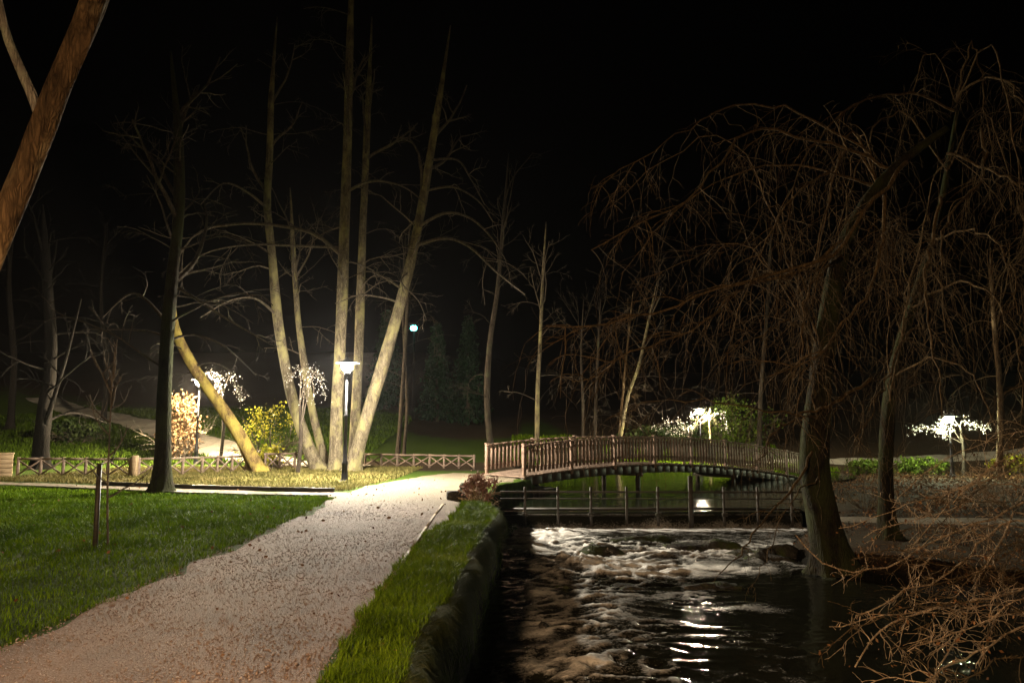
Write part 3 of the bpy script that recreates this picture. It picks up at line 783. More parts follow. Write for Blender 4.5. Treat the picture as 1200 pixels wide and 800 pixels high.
def sprout(acc, pts, r, L, lev, droop=0.0, wig=.25, kids=(5, 4, 3), rmin=.004, up=0.0, spread=1.0, t0=.25, scale=.5):
    n = len(pts) - 1
    for k in range(kids[min(lev, len(kids)) - 1]):
        f = t0 + (1 - t0) * rng.random()
        i = min(int(f * n), n - 1); q = pts[i] + (pts[i + 1] - pts[i]) * (f * n - i)
        ax = unit(pts[i + 1] - pts[i]); s = unit(np.cross(ax, rng.normal(size=3)))
        dd = ax * .75 + s * spread * rng.uniform(.5, 1.1)
        grow(acc, q, dd, L * scale * rng.uniform(.5, 1.2) * (1.15 - .5 * f), max(r * .5 * (1.1 - .4 * f), rmin), lev - 1, droop, wig, kids, rmin, up, spread)
def px_path(pts, d0, d1=None):
    d1 = d0 if d1 is None else d1
    n = len(pts); return np.array([P(p[0], p[1], d0 + (d1 - d0) * i / max(n - 1, 1)) for i, p in enumerate(pts)])
def tree(label, trunk_px, d, r0, r1, bark='bark', twig=None, limbs=(), d1=None, auto=0, auto_len=3.0, droop=.12, kids=(4, 4, 3), flare=1.5, sides=14, name='bare_tree', group=None, seed=None, root=None, lev=2, t_min=.35, rmin=.008, up=0.0, limb_r=.07, limb_kids=None, cat='tree'):
    twig = twig or {'bark_dark': 'bark_dark', 'bark_black': 'bark_black', 'bark_brown': 'twig_brown'}.get(bark, 'twig')
    tp = px_path(trunk_px, d, d1)
    zb = hz(tp[0][0], tp[0][1])
    tp[0][2] = zb
    if root is not None: tp = np.concatenate([[np.array([root[0], root[1], hz(*root)])], tp[1:] if False else tp]); zb = tp[0][2]
    t = thing(name, label, cat, (tp[0][0], tp[0][1], zb), group)
    sp = smooth_path(tp, 31)
    sp = np.concatenate([sp[:1] * (1 - q) + sp[1:2] * q for q in (0, .12, .28, .55)] + [sp[1:]])[:30 + 4]
    base = sp[0].copy(); sp = np.concatenate([[base - np.array([0, 0, .25])], sp])
    NS = len(sp) - 1; rr = np.concatenate([[r0 * 1.7], np.linspace(r0, r1, NS)])
    rr[-7:] *= np.linspace(1, .22, 7) if auto else 1
    hgt = sp[:, 2] - zb; rr = rr * (1 + (flare - 1) * np.exp(-np.clip(hgt, 0, 99) / .35) * .75)
    rt = .42 * np.exp(-np.clip(hgt, 0, 99) / .32) * (r0 > .1)
    a = Acc(); a.tube(sp, rr, sides if r0 < .1 else 26, lump=.13 if d > 9 else .3, roots=rt)
    a.build('trunk', M[bark], t)
    a = Acc()
    for L in limbs:
        if callable(L): L(a); continue
        pl, da, db, rl = L
        lp = smooth_path(px_path(pl, da, db), 16)
        a.tube(lp, np.linspace(rl, rl * .3, 16), 6, cap=False)
        ln = float(np.sum(np.linalg.norm(np.diff(lp, axis=0), axis=1)))
        sprout(a, lp, rl * .7, ln, 2, droop, .22, limb_kids or kids, rmin, up, scale=.32)
    for k in range(auto):
        f = t_min + (1 - t_min) * (k + rng.random()) / auto
        i = min(int(f * 30), 29); q = sp[i]
        az = rng.uniform(0, 2 * pi); dd = np.array([cos(az), sin(az), rng.uniform(.1, .7)])
        grow(a, q, dd, auto_len * rng.uniform(.6, 1.2) * (1.25 - .6 * f), max(rr[i] * .24, .02) * rng.uniform(.6, 1), lev, droop, .22, kids, rmin, up)
    for k in range(4 if auto else 0):
        i = int(rng.integers(22, 31)); dd = unit(sp[i] - sp[i - 3]) + rng.normal(0, .35, 3)
        grow(a, sp[i], dd, auto_len * rng.uniform(.7, 1.1), max(rr[i] * .5, .02), lev, droop * .3, .2, kids, rmin, .1)
    if a.n: a.build('crown', M[twig], t)
    return t
GRP = 'trunks fanning out behind the lamp'
tree('pale bare trunk leaning left, outermost of the fan of trunks by the lamp', [(373, 549), (353, 500), (337, 440), (325, 370), (319, 300), (313, 240), (316, 180), (318, 110), (325, 20)], 31.5, .26, .09, group=GRP, auto=9, t_min=.5,
     limbs=[([(325, 370), (300, 350), (270, 352), (235, 372)], 31.5, 29, .06), ([(314, 245), (290, 225), (262, 215), (235, 240)], 31.5, 29, .06)])
tree('slender trunk partly hidden between the left leaning and the upright trunk', [(383, 548), (368, 490), (357, 430), (349, 370), (344, 300), (340, 220)], 33.5, .2, .08, group=GRP, auto=6, t_min=.5)
tree('tall upright pale trunk directly behind the lamp pole', [(393, 549), (395, 480), (399, 400), (403, 300), (406, 200), (409, 100), (411, 20), (412, -80)], 31, .27, .13, group=GRP, auto=10, t_min=.45, auto_len=3.4,
     limbs=[([(401, 300), (370, 275), (330, 265), (280, 262), (230, 274), (200, 318)], 31, 28, .085), ([(405, 226), (425, 215), (445, 212), (475, 220), (500, 240)], 31, 29, .07), ([(402, 290), (345, 288), (290, 287), (240, 297), (205, 325)], 31, 27.5, .06)])
tree('shaded straight trunk standing behind the lamp, right of the upright one', [(414, 546), (417, 480), (421, 400), (424, 300), (428, 200), (432, 110), (436, 20)], 34.5, .25, .11, group=GRP, auto=9, t_min=.45, bark='bark')
tree('pale trunk leaning right with arching pale branches, right end of the fan', [(411, 552), (431, 485), (454, 410), (473, 340), (489, 270), (503, 190), (516, 110), (528, 30)], 30.5, .30, .10, group=GRP, auto=7, t_min=.5,
     limbs=[([(487, 268), (520, 250), (550, 255), (575, 277), (590, 300)], 30.5, 27.5, .075), ([(484, 289), (520, 279), (550, 289), (580, 317), (615, 345)], 30.5, 27, .08),
            ([(497, 224), (530, 219), (560, 235), (578, 260)], 30.5, 28, .06), ([(503, 188), (535, 187), (552, 210), (568, 240)], 30.5, 28, .055), ([(473, 340), (450, 325), (430, 318), (400, 330)], 30.5, 28.5, .05), ([(480, 318), (470, 330), (490, 352), (500, 375)], 30.5, 28, .04)])
tree('yellow lichened trunk leaning steeply left over the fence', [(304, 553), (284, 516), (259, 476), (238, 447), (216, 410), (203, 376), (201, 330), (206, 260), (208, 170)], 30, .28, .07, bark='bark_yellow', twig='bark_dark', auto=7, t_min=.45, auto_len=3.2,
     limbs=[([(226, 430), (250, 425), (275, 440), (283, 470)], 30, 29, .04)], droop=.2)
tree('dark upright tree with a flared base at the far edge of the lawn', [(190, 571), (191, 520), (193, 450), (197, 380), (203, 320), (210, 240), (208, 150), (200, 60)], 20.2, .22, .10, bark='bark_moss', twig='bark_dark', auto=10, t_min=.35, flare=1.7, auto_len=3.0,
     limbs=[([(201, 335), (230, 303), (242, 262), (240, 240)], 20.2, 22, .07), ([(200, 332), (230, 350), (260, 370), (315, 402)], 20.2, 21.5, .05), ([(197, 380), (170, 350), (150, 345), (120, 372)], 20.2, 21, .05), ([(196, 400), (225, 392), (262, 405), (300, 440)], 20.2, 21.5, .04)])
tree('near brown trunk with a pale fork crossing the upper left corner', [(-190, 700), (-120, 540), (-38, 370), (16, 235), (58, 130), (92, 55), (120, -20), (160, -120)], 7.0, .125, .105, bark='bark_brown', twig='bark_pale', sides=18, flare=1.3,
     limbs=[lambda a: a.tube(smooth_path(px_path([(50, 145), (36, 108), (20, 72), (5, 32), (-10, -40)], 7.0, 6.8), 14), np.linspace(.05, .03, 14), 9)])
tree('dark forked tree on the hillside at the left edge', [(48, 545), (52, 480), (60, 420), (55, 330), (50, 240)], 33, .34, .14, bark='bark_black', twig='bark_black', auto=9, auto_len=3.6, t_min=.3,
     limbs=[([(46, 520), (68, 450), (80, 410), (95, 350)], 33, 32, .12)])
# background trees beyond the pond and behind the forecourt
bgt = [([(466, 541), (470, 480), (474, 420), (478, 340), (480, 250)], 41, .13, 'thin trunk right of the lamp glow, near the dark fence', 'bark_dark'),
       ([(473, 541), (477, 480), (475, 430), (472, 360), (474, 280)], 43, .10, 'thinner trunk standing close behind another beyond the forecourt', 'bark_dark'),
       ([(578, 522), (571, 480), (573, 410), (583, 340), (590, 260), (596, 180)], 42, .19, 'curved trunk rising behind the left end of the footbridge', 'bark_dark'),
       ([(629, 520), (630, 460), (633, 400), (636, 330), (640, 260)], 44, .15, 'straight trunk behind the second post of the footbridge railing', 'bark'),
       ([(683, 518), (683, 470), (681, 420), (684, 350)], 47, .10, 'slim dark trunk behind the middle of the footbridge', 'bark_dark'),
       ([(697, 518), (698, 480), (700, 430), (704, 350)], 46, .12, 'slim trunk beside the pair of leaning stems beyond the bridge', 'bark_dark'),
       ([(722, 518), (734, 472), (748, 430), (757, 390), (770, 330)], 45, .13, 'trunk leaning right beyond the middle of the footbridge', 'bark'),
       ([(724, 518), (729, 470), (734, 420), (742, 340)], 46, .10, 'upright reddish stem crossing the leaning trunk beyond the bridge', 'bark_brown'),
       ([(890, 530), (892, 450), (900, 350), (905, 250)], 50, .17, 'straight trunk on the far bank right of the drooping tree', 'bark_dark'),
       ([(1170, 545), (1172, 460), (1165, 380), (1160, 290)], 34, .15, 'trunk on the right shore behind the blossom', 'bark_brown'),
       ([(120, 505), (125, 430), (118, 350), (125, 260)], 52, .2, 'trunk on the slope left of the climbing path', 'bark_black'),
       ([(12, 500), (16, 420), (10, 330), (18, 240)], 50, .25, 'thick dark trunk high on the slope at the left edge', 'bark_black')]
for pts, d, r, lab, bk in bgt:
    tree(lab, pts, d, r, r * .45, bark=bk, auto=8, auto_len=3.2, t_min=.35, kids=(3, 4, 3), sides=9, rmin=.012, group='trees in the dark wood')

# pale drooping tree at lamp three
def droopers(px, py, d, n, L):
    def f(a):
        for k in range(n):
            az = rng.uniform(0, 2 * pi); q = P(px, py + rng.uniform(-3, 8), d)
            grow(a, q, (cos(az), sin(az) * .6, .5), L * rng.uniform(.4, 1.1), .03, 1, .75, .18, (3, 3), .011)
    return f
tree('small pale drooping tree lit white by the lamp beyond the bridge', [(832, 524), (832, 508), (831, 492), (832, 478)], 44, .08, .05, bark='bark', twig='bark', name='drooping_tree', limbs=[droopers(832, 488, 44, 8, 1.35)], sides=9)

# ------------------------------------------------------------------ weeping trees on the right bank
def hang(a, pts, n, Lr, r, rmin=.004, lev=1):
    m = len(pts) - 1
    for k in range(n):      # side twigs
        f = rng.uniform(.15, 1); i = min(int(f * m), m - 1); q = pts[i] + (pts[i + 1] - pts[i]) * (f * m - i)
        ax = unit(pts[i + 1] - pts[i]); s = unit(rng.normal(size=3))
        grow(a, q, ax * .7 + s * .7 + np.array([0, 0, -.1]), rng.uniform(*Lr) * .8, r * rng.uniform(.4, .9), lev, .25, .22, (5, 4), rmin)
    for k in range(int(n * 1.7)):      # long whips hanging straight down
        f = rng.uniform(.1, 1); i = min(int(f * m), m - 1); q = pts[i] + (pts[i + 1] - pts[i]) * (f * m - i)
        L = rng.uniform(*Lr) * rng.uniform(.8, 2.0); nn = 9
        L = min(L, max(.3, q[2] + .3))
        h = unit(rng.normal(size=3) * np.array([1, 1, .2])); p = [q]
        for u in range(nn):
            w = (u + 1) / nn
            p.append(p[-1] + unit(h * (1 - w) * .8 + np.array([0, 0, -.25 - 1.0 * w]) + rng.normal(0, .13, 3)) * L / nn)
        p = np.array(p); a.tube(p, np.linspace(max(r * .3, rmin), rmin * .5, nn + 1), 3, cap=False)
        for u in range(rng.integers(2, 6)):
            v = rng.integers(2, nn); dd = unit(rng.normal(size=3) + np.array([0, 0, -.7]))
            grow(a, p[v], dd, L * rng.uniform(.1, .28), rmin * .8, 0, .25, .3, (1,), rmin * .7)
def wlimb(pl, d0, d1, r, nh=9, Lr=(.5, 1.5)):
    def f(a):
        lp = smooth_path(px_path(pl, d0, d1), 22)
        lp[1:-1] += rng.normal(0, .025, (20, 3))
        a.tube(lp, np.linspace(r * .75, r * .2, 22), 7, cap=False)
        hang(a, lp, nh, Lr, r * .38)
    return f
W1 = [wlimb([(1062, 190), (1045, 214), (1014, 244), (997, 275), (966, 303), (900, 323), (840, 340), (743, 371), (690, 385), (640, 382)], 12.5, 11, .05, 26),
      wlimb([(1036, 225), (1034, 268), (1032, 290), (1019, 336), (992, 371), (975, 402), (944, 424), (900, 441)], 12.5, 11, .045, 16),
      wlimb([(985, 300), (965, 318), (949, 336), (942, 380), (940, 445), (930, 500)], 12.8, 11.5, .03, 10),
      wlimb([(1000, 270), (948, 311), (898, 328), (854, 348), (837, 368), (810, 388), (776, 399), (736, 415), (705, 439), (671, 447)], 13, 11.5, .045, 24),
      wlimb([(966, 420), (940, 385), (918, 378), (898, 392), (854, 407)], 13.6, 12, .03, 9),
      wlimb([(1020, 444), (980, 472), (944, 484), (916, 496), (900, 516), (896, 535)], 13.5, 11.5, .045, 6, (.3, .8)),
      wlimb([(1050, 200), (980, 170), (900, 150), (859, 165), (832, 203), (795, 240), (763, 256), (693, 293)], 13, 11, .04, 18),
      wlimb([(1020, 180), (930, 130), (850, 125), (816, 144), (760, 180), (704, 219)], 13, 10.5, .03, 14),
      wlimb([(960, 500), (937, 560), (893, 610), (867, 648), (843, 672)], 13.7, 11, .035, 5, (.3, .7)),
      wlimb([(962, 560), (930, 580), (900, 640), (880, 690)], 13.5, 10.5, .02, 4, (.3, .6))]
def extra_limbs(n, starts, xr, yr, d, r):
    out = []
    for k in range(n):
        sx_, sy_ = starts[int(rng.integers(len(starts)))]; ex, ey = rng.uniform(*xr), rng.uniform(*yr)
        ax, ay = (sx_ * .6 + ex * .4), min(sy_, ey) - rng.uniform(10, 70); bx, by = sx_ * .25 + ex * .75, ay * .55 + ey * .45 - rng.uniform(0, 20)
        dd = d + rng.uniform(-2.2, 1.6)
        out.append(wlimb([(sx_, sy_), (ax, ay), (bx, by), (ex, ey)], d, dd, rng.uniform(.6, 1.2) * r, int(rng.integers(7, 14)), (.4, 1.6)))
    return out
W1 += extra_limbs(9, [(958, 490), (966, 420), (985, 310), (1030, 220), (1062, 185)], (690, 1060), (220, 520), 13.2, .026)
tree('big dark mossy trunk at the water edge under weeping brown branches', [(976, 640), (963, 595), (955, 545), (959, 480), (968, 400), (985, 300), (1020, 230), (1062, 185), (1110, 150)], 14, .33, .05, d1=12.5, bark='bark_moss', twig='twig_brown', limbs=W1, name='weeping_tree', flare=1.6, group='weeping trees on the right bank')
W2 = [wlimb([(1150, 150), (1150, 209), (1110, 257), (1102, 327), (1108, 390)], 14, 12.5, .04, 16),
      wlimb([(1102, 231), (1089, 301), (1084, 345), (1093, 415), (1102, 450), (1110, 500)], 14, 12, .04, 16),
      wlimb([(1084, 380), (1058, 397), (1045, 432), (1025, 475), (1000, 520)], 14.5, 12.5, .03, 12),
      wlimb([(1110, 180), (1170, 203), (1210, 230), (1240, 300)], 14.5, 12, .04, 14),
      wlimb([(1118, 130), (1070, 110), (1010, 120), (960, 160), (930, 220), (920, 280)], 14.5, 12, .035, 16),
      wlimb([(1122, 110), (1160, 90), (1200, 120), (1230, 180)], 14.5, 12.5, .035, 12),
      wlimb([(1070, 360), (1120, 330), (1160, 345), (1190, 400), (1200, 480)], 14.6, 12, .035, 14),
      wlimb([(1095, 280), (1140, 270), (1180, 300), (1195, 380)], 14.5, 12, .03, 14),
      wlimb([(1050, 440), (1090, 420), (1140, 440), (1165, 500), (1170, 560)], 15, 12.5, .03, 8)]
W2 += extra_limbs(9, [(1043, 470), (1065, 370), (1094, 285), (1110, 200), (1120, 120)], (930, 1260), (200, 560), 14.3, .024)
tree('second slimmer trunk right of the mossy one with hanging orange-brown twigs', [(1040, 606), (1038, 545), (1045, 450), (1070, 355), (1096, 275), (1110, 200), (1122, 130)], 15.5, .17, .035, d1=14.5, bark='bark_moss', twig='twig_brown', limbs=W2, name='weeping_tree', group='weeping trees on the right bank')

# bare shrub over the water, nearest on the right
def near_shrub():
    rows = [([(1230, 590), (1152, 610), (1120, 623), (1087, 637), (1053, 657), (1013, 670), (987, 668), (950, 648), (933, 627)], 9.5, 8.6, .022),
            ([(1200, 610), (1137, 648), (1110, 673), (1077, 687), (1040, 703), (1007, 723)], 9, 7.8, .02),
            ([(1260, 672), (1200, 688), (1167, 700), (1133, 705), (1093, 713), (1060, 723), (1027, 740), (1013, 757), (1003, 778)], 8.2, 6.6, .02),
            ([(1270, 700), (1200, 733), (1167, 750), (1133, 767), (1110, 780), (1083, 797), (1060, 830)], 7.6, 5.9, .018),
            ([(1200, 600), (1173, 637), (1150, 673), (1133, 720), (1117, 753), (1100, 783), (1087, 810)], 8.8, 6.8, .017),
            ([(1230, 610), (1187, 650), (1170, 700), (1160, 727), (1150, 790)], 8.4, 6.8, .014),
            ([(1200, 620), (1150, 618), (1115, 640), (1087, 657), (1077, 690), (1070, 720)], 9.3, 8, .014),
            ([(1250, 650), (1190, 640), (1130, 622), (1080, 618), (1040, 628)], 9.8, 9, .014),
            ([(1280, 760), (1220, 765), (1170, 775), (1120, 800), (1080, 805)], 7, 5.6, .014),
            ([(1250, 720), (1200, 700), (1150, 730), (1110, 745), (1062, 762)], 7.4, 6.2, .012)]
    t = thing('bare_shrub', 'tangle of bare thorny pale-brown twigs reaching over the water at the lower right', 'shrub', (7.9, 7.6, hz(7.9, 7.6)))
    dead = []; root = np.array([7.7, 7.8, hz(7.7, 7.8)])
    for k in range(7):
        ex, ey = rng.uniform(960, 1150), rng.uniform(640, 800); sx_, sy_ = rng.uniform(1180, 1270), rng.uniform(600, 740)
        mx, my = (ex + sx_) / 2 + rng.uniform(-30, 30), (ey + sy_) / 2 - rng.uniform(5, 45); dn = rng.uniform(6.3, 8.8)
        rows.append(([(sx_, sy_), ((sx_ + mx) / 2, (sy_ + my) / 2 - 12), (mx, my), ((ex + mx) / 2, (ey + my) / 2 - 8), (ex, ey)], dn + 1, dn, .013))
    for k in range(7):
        ex, ey = rng.uniform(985, 1150), rng.uniform(575, 660); sx_, sy_ = rng.uniform(1190, 1270), rng.uniform(500, 600)
        mx, my = (ex + sx_) / 2 + rng.uniform(-30, 30), (ey + sy_) / 2 - rng.uniform(0, 25); dn = rng.uniform(7.5, 9.5)
        rows.append(([(sx_, sy_), ((sx_ + mx) / 2, (sy_ + my) / 2 - 8), (mx, my), ((ex + mx) / 2, (ey + my) / 2 - 4), (ex, ey)], dn + .8, dn, .012))
    for pl, d0, d1, r in rows:
        r = r * .75
        a = Acc(); lp = px_path(pl, d0, d1)
        mid = root * .45 + lp[0] * .55 + np.array([0, 0, .25])
        lp = smooth_path(np.concatenate([[root + rng.normal(0, .12, 3) * np.array([1, 1, 0]), mid], lp]), 30)
        lp[2:] += rng.normal(0, .012, (28, 3))
        a.tube(lp, np.linspace(r, r * .42, 30), 6, cap=False)
        for k in range(15):
            f = rng.uniform(.35, 1); i = min(int(f * 29), 28); q = lp[i]; ax = unit(lp[i + 1] - lp[i])
            grow(a, q, ax * rng.uniform(.2, .8) + unit(rng.normal(size=3)) * .9, rng.uniform(.12, .6), r * .42, 1, .12, .35, (5, 4), .003)
        for k in range(90):   # short spurs
            f = rng.uniform(.2, 1); i = min(int(f * 29), 28); q = lp[i] + (lp[i + 1] - lp[i]) * rng.random()
            dd = unit(rng.normal(size=3)); a.tube([q, q + dd * rng.uniform(.02, .06)], [.0035, .002], 3, cap=False)
        a.build('branch', M['twig_red' if rng.random() < .6 else 'twig_brown'], t)
        dead.append(lp[rng.integers(12, 30, 16)] + rng.normal(0, .05, (16, 3)))
    a = Acc(); dd_ = np.concatenate(dead); a.leaves(dd_, np.full(len(dd_), .032), .5); a.build('dead_leaves', M['leaf_litter'], t)
near_shrub()

# ------------------------------------------------------------------ shrubs
def shrub(label, c, r, n, size, mat, twig='twig', stems=14, name='shrub', up=.6, blob=True, group=None, core=.25):
    z0 = hz(c[0], c[1]); t = thing(name, label, 'shrub', (c[0], c[1], z0), group)
    a = Acc(); base = np.array([c[0], c[1], z0 - .05]); ends = []
    for k in range(stems):
        az = rng.uniform(0, 2 * pi); d = np.array([cos(az) * r[0], sin(az) * r[1], r[2] * rng.uniform(.6, 1.7)])
        grow(a, base + np.array([cos(az) * r[0] * .15, sin(az) * r[1] * .15, 0]), d, np.linalg.norm(d) * rng.uniform(.7, 1.0), .018 + .006 * r[2], 1, .12, .3, (7, 4), .006)
    a.build('stems', M[twig], t)
    cc = rng.normal(size=(max(10, n // 55), 3)); cc /= np.linalg.norm(cc, axis=1)[:, None]
    cc *= rng.uniform(core, 1.0, (len(cc), 1)) ** .6
    cc[:, 2] = cc[:, 2] * .95
    pts = cc[rng.integers(0, len(cc), n)] + rng.normal(0, .13, (n, 3))
    pts = pts * np.array([r[0], r[1], r[2]]) + np.array([c[0], c[1], z0 + r[2] * .95])
    pts = pts[pts[:, 2] > z0 + .02]
    a = Acc(); a.leaves(pts, np.full(len(pts), size), .2)
    a.build('foliage', M[mat], t)
    return t
def at(px, d): return ((px - 600) / FPX * d, d)
shrub('cream-leaved bush glowing beside the lamp on the slope', at(213, 38.5), (.95, .9, 1.75), 2600, .16, 'leaf_beige')
shrub('yellow-green bush at the foot of the leaning yellow trunk', at(313, 32.5), (.75, .6, .55), 900, .15, 'leaf_yellow')
shrub('olive twiggy bush between the leaning trunk and the fan of trunks', at(318, 35), (1.5, 1.1, 1.6), 900, .11, 'leaf_yellow', stems=34)
shrub('reddish shrub at the end of the bank before the footbridge', (-.76, 17.4), (.42, .36, .40), 800, .075, 'leaf_red', 'twig_red', stems=22)
shrub('dark shrub hanging over the water below the reddish one', (-.42, 18.6), (.45, .6, .28), 700, .08, 'leaf_dark', 'twig_brown', stems=10)
shrub('bright green bush between the two trunks on the right bank', at(1012, 38.5), (1.1, .8, .42), 1500, .14, 'leaf_green', group='green bushes on the right shore')
shrub('bright green bush right of the second trunk on the right bank', at(1073, 38.8), (1.3, .8, .45), 1700, .14, 'leaf_green', group='green bushes on the right shore')
shrub('pale yellow-green bush at the right edge of the shore', at(1180, 38), (1.1, .8, .5), 1200, .14, 'leaf_yellow', group='green bushes on the right shore')
shrub('dark bushes massed under the wood left of the lamp on the far bank', at(780, 50), (2.6, 1.2, .9), 2200, .2, 'leaf_dark', stems=10)
shrub('olive bush behind the drooping tree and lamp', at(862, 51), (2.8, 1.4, 1.7), 2200, .2, 'leaf_green', stems=22)
shrub('low dark evergreen on the left slope near the edge', at(95, 46), (1.6, 1.2, .8), 1400, .2, 'leaf_dark')
# bare bushes along the right shore
def bare_bush(label, c, r, n, mat):
    z0 = hz(*c); t = thing('bare_bush', label, 'bush', (c[0], c[1], z0), 'bare bushes on the right shore')
    a = Acc()
    for k in range(n):
        az = rng.uniform(0, 2 * pi); d = np.array([cos(az) * r[0], sin(az) * r[1], r[2] * rng.uniform(.5, 1.6)])
        grow(a, np.array([c[0] + .1 * cos(az), c[1] + .1 * sin(az), z0 - .05]), d, np.linalg.norm(d) * rng.uniform(.7, 1.1), .014, 2, .10, .32, (5, 4), .006)
    a.build('stems', M[mat], t)
bare_bush('low bare brown bush between the two trunks by the shore path', at(1008, 21.5), (.9, .6, .7), 16, 'twig_brown')
bare_bush('tangled bare bush right of the second trunk', at(1105, 23), (1.2, .7, .8), 20, 'twig_brown')
bare_bush('reddish bare bush at the right edge beyond the shore path', at(1175, 22), (1.1, .7, .9), 20, 'twig_red')
bare_bush('wide bare bush below the shore lamp', at(1130, 29), (1.8, .8, .9), 24, 'twig_brown')
bare_bush('dark bare bush at the right end of the footbridge', at(935, 33), (.9, .7, .9), 16, 'twig_brown')
# blossoming branches hanging near the lamps
def blossom_tree(label, c, h, spots, d, n, size=.09, r0=.09, name='blossom_tree'):
    z0 = hz(*c); t = thing(name, label, 'tree', (c[0], c[1], z0))
    top = np.array([c[0], c[1], z0 + h])
    tr = smooth_path(np.array([[c[0], c[1], z0 - .1], [c[0] + .08, c[1], z0 + h * .5], top]), 10)
    a = Acc(); a.tube(tr, np.linspace(r0, r0 * .6, 10), 9, lump=.1); a.build('trunk', M['bark_dark'], t)
    a = Acc(); b = Acc()
    for (pl, k) in spots:
        lp = px_path(pl, d, d - .3); lp = smooth_path(np.concatenate([[tr[6] if k else tr[-1]], lp]), 14)
        a.tube(lp, np.linspace(.035, .012, 14), 5, cap=False)
        q = lp[rng.integers(5, 14, n * 2)] + rng.normal(0, .13, (n * 2, 3)) * rng.random((n * 2, 1)) * 1.5
        b.leaves(q, np.full(n * 2, size * .6), .3)
        sprout(a, lp, .014, 1.2, 1, .3, .3, (6, 4), .007, scale=.4)
    a.build('branches', M['twig'], t); b.build('blossom', M['blossom'], t)
    return t
blossom_tree('young tree with white blossom sprays left of the lamp-lit trunks', at(352, 29), 2.6, [([(352, 432), (342, 440), (336, 448)], 0), ([(362, 434), (374, 446), (382, 464)], 0), ([(360, 440), (368, 455), (366, 468)], 1), ([(368, 436), (378, 444)], 1)], 28.6, 60, .075)
blossom_tree('white-flowering tree beside the lamp behind the leaning yellow trunk', at(262, 36), 3.4, [([(252, 436), (242, 438), (236, 441)], 0), ([(256, 446), (250, 456), (246, 462)], 1), ([(270, 440), (278, 455), (284, 468)], 0)], 35.8, 70, .10)
blossom_tree('white-flowering bush drooping beside the lamp beyond the footbridge', at(806, 43), 2.0, [([(798, 494), (785, 494), (770, 500)], 0), ([(800, 500), (790, 506), (782, 505)], 1), ([(812, 486), (822, 482), (826, 490)], 0), ([(842, 484), (850, 496), (852, 504)], 0), ([(810, 500), (800, 508)], 1)], 42.8, 75, .11)
blossom_tree('white blossom tree beside the lamp on the right shore', at(1122, 36.6), 2.3, [([(1112, 486), (1104, 492), (1100, 506)], 0), ([(1128, 493), (1142, 498), (1160, 501)], 0), ([(1110, 496), (1106, 512)], 1), ([(1090, 502), (1070, 504)], 1)], 36.3, 80, .11)

# conifers by the floodlight
def conifer(label, px, d, h, rad):
    x, y = at(px, d); z0 = hz(x, y); t = thing('spruce_tree', label, 'tree', (x, y, z0), 'spruces by the floodlight')
    a = Acc(); a.tube([(x, y, z0 - .2), (x, y, z0 + h * .5), (x, y, z0 + h)], [.22, .13, .02], 9); a.build('trunk', M['bark_dark'], t)
    pts = []
    for k in range(46):
        f = k / 46; zz = z0 + .6 + (h - .7) * f; R = rad * (1 - f) ** .85 + .12
        for m in range(7):
            az = rng.uniform(0, 2 * pi); L = R * rng.uniform(.7, 1.1); q = np.linspace(.15, 1, 22)
            p = np.stack([x + cos(az) * L * q, y + sin(az) * L * q, zz - .32 * L * q ** 1.5], 1) + rng.normal(0, .07, (22, 3)); pts.append(p)
    a = Acc(); a.leaves(np.concatenate(pts), np.full(46 * 7 * 22, .24), .5); a.build('crown', M['needle'], t)
conifer('spruce with a teal glow just right of the floodlight', 512, 65, 8.5, 1.9)
conifer('second spruce further right of the floodlight', 548, 66, 9.5, 2.1)
conifer('spruce left of the floodlight behind the right leaning trunk', 452, 68, 9.0, 2.0)

# ------------------------------------------------------------------ fences and posts
def rustic_fence(label, pts, h, bay, group='rustic cross-braced fences'):
    pts = np.array(pts, float); d = np.concatenate([[0], np.cumsum(np.linalg.norm(np.diff(pts, axis=0), axis=1))])
    n = max(1, int(round(d[-1] / bay))); tt = np.linspace(0, d[-1], n + 1)
    X = np.interp(tt, d, pts[:, 0]); Y = np.interp(tt, d, pts[:, 1]); Z = terrain(X, Y)
    t = thing('rustic_fence', label, 'fence', (X[0], Y[0], Z[0]), group)
    for i in range(n + 1):
        a = Acc(); a.tube([(X[i], Y[i], Z[i] - .2), (X[i], Y[i], Z[i] + h * .5), (X[i] + .01, Y[i], Z[i] + h + .06)], [.055, .052, .05], 8); a.build('post', M['log'], t)
    a = Acc(); b = Acc()
    for i in range(n):
        p, q = np.array([X[i], Y[i], Z[i]]), np.array([X[i + 1], Y[i + 1], Z[i + 1]])
        a.tube([p + (0, 0, h), (p + q) / 2 + (0, 0, h + random.gauss(0, .01)), q + (0, 0, h)], .042, 7)
        b.tube([p + (0, -.03, .06), q + (0, -.03, h - .05)], .03, 6); b.tube([q + (0, .03, .06), p + (0, .03, h - .05)], .03, 6)
    a.build('top_rail', M['log'], t); b.build('braces', M['log'], t)
rustic_fence('low cross-braced log fence at the left between the timber box and the pale post', [at(28, 27.3), at(90, 27.2), at(158, 27.0)], .62, .75)
rustic_fence('low log fence running from the pale post past the dark tree to the leaning trunk', [at(168, 27.2), at(235, 28.4), at(292, 30.6)], .62, .75)
rustic_fence('low log fence between the leaning yellow trunk and the fan of trunks', [at(314, 31.8), at(340, 32.6), at(366, 33.2)], .66, .6)
rustic_fence('dark low fence beyond the forecourt right of the lamp', [at(430, 35.5), at(500, 34.5), at(556, 33)], .55, .8)
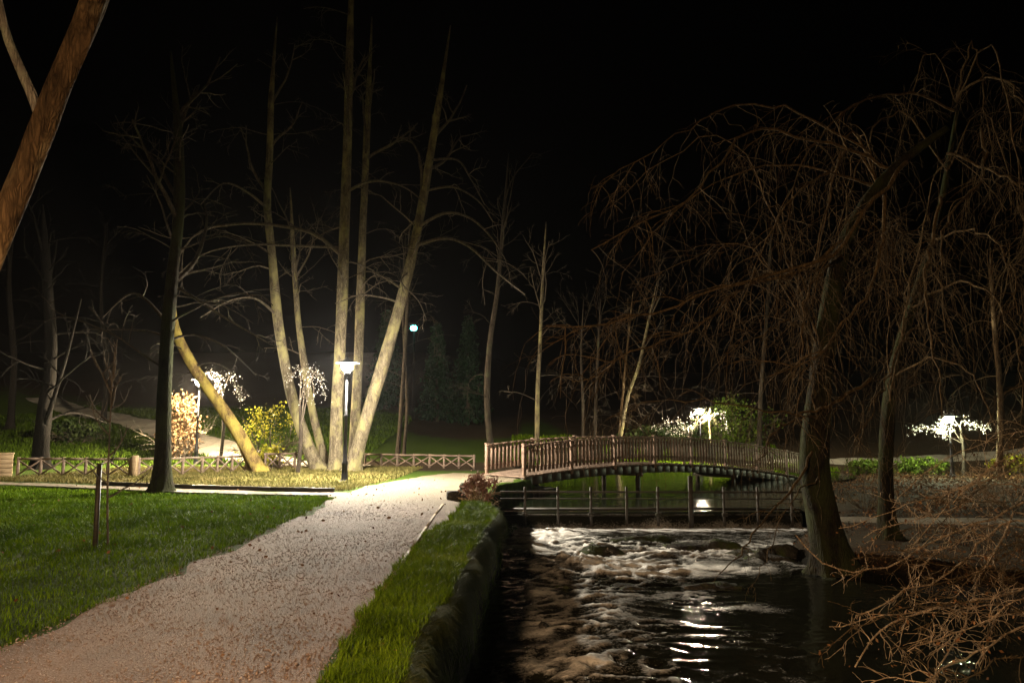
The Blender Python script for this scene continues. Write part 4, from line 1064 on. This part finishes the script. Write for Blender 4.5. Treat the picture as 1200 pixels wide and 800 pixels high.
a = Acc(); p = at(163, 26.9); a.box((*p, hz(*p) + .36), (.19, .19, .80), bev=.02); tag(a.build('wooden_post', M['timber_pale']), 'pale square wooden post where the two fence runs meet', 'post')
p = at(10, 27.2); z0 = hz(*p)
t = thing('timber_bin', 'squat timber-clad box at the left end of the fence', 'litter bin', (*p, z0))
c_, s_ = cos(.55), sin(.55)
a = Acc()
for k in range(5): a.box((p[0], p[1], z0 + .08 + k * .155), (.60, .60, .145), (c_, s_, 0), (-s_, c_, 0), bev=.012)
a.build('body', M['timber_pale'], t)
a = Acc(); a.box((p[0], p[1], z0 + .81), (.66, .66, .05), (c_, s_, 0), (-s_, c_, 0), bev=.012); a.build('lid', M['timber_pale'], t)
# stake and sapling on the lawn
p = P(112, 634, 10.9); a = Acc(); z0 = hz(p[0], p[1])
a.tube([(p[0], p[1], z0 - .2), (p[0] - .01, p[1], z0 + 1.14)], [.035, .032], 8); a.box((p[0] - .01, p[1], z0 + 1.145), (.06, .06, .02))
tag(a.build('wooden_stake', M['timber_dark']), 'thin dark wooden stake driven into the lawn', 'stake')
tree('thin bare sapling beside the stake on the lawn', [(127, 634), (126, 580), (128, 520), (131, 460), (135, 400)], 11.0, .016, .007, bark='twig', name='sapling', flare=1.2, sides=6, auto=9, auto_len=.7, t_min=.35, kids=(3, 2), lev=1, rmin=.003, droop=.0, up=.2)

# ------------------------------------------------------------------ thin haze added in place of lens bloom
a = Acc(); a.box((0, 90, 27.5), (360, 300, 64.0)); hb = a.build('haze', bpy.data.materials.new('bloom_haze'), smooth=False)
tag(hb, 'thin haze volume added to imitate lens bloom round the lamps', None, kind='stuff')
hm = hb.data.materials[0]; hm.use_nodes = True; hm.node_tree.nodes.remove(hm.node_tree.nodes['Principled BSDF'])
pv = hm.node_tree.nodes.new('ShaderNodeVolumePrincipled'); pv.inputs['Density'].default_value = .00009; pv.inputs['Color'].default_value = (.9, .9, .95, 1); pv.inputs['Anisotropy'].default_value = .7
hm.node_tree.links.new(pv.outputs[0], hm.node_tree.nodes['Material Output'].inputs['Volume'])
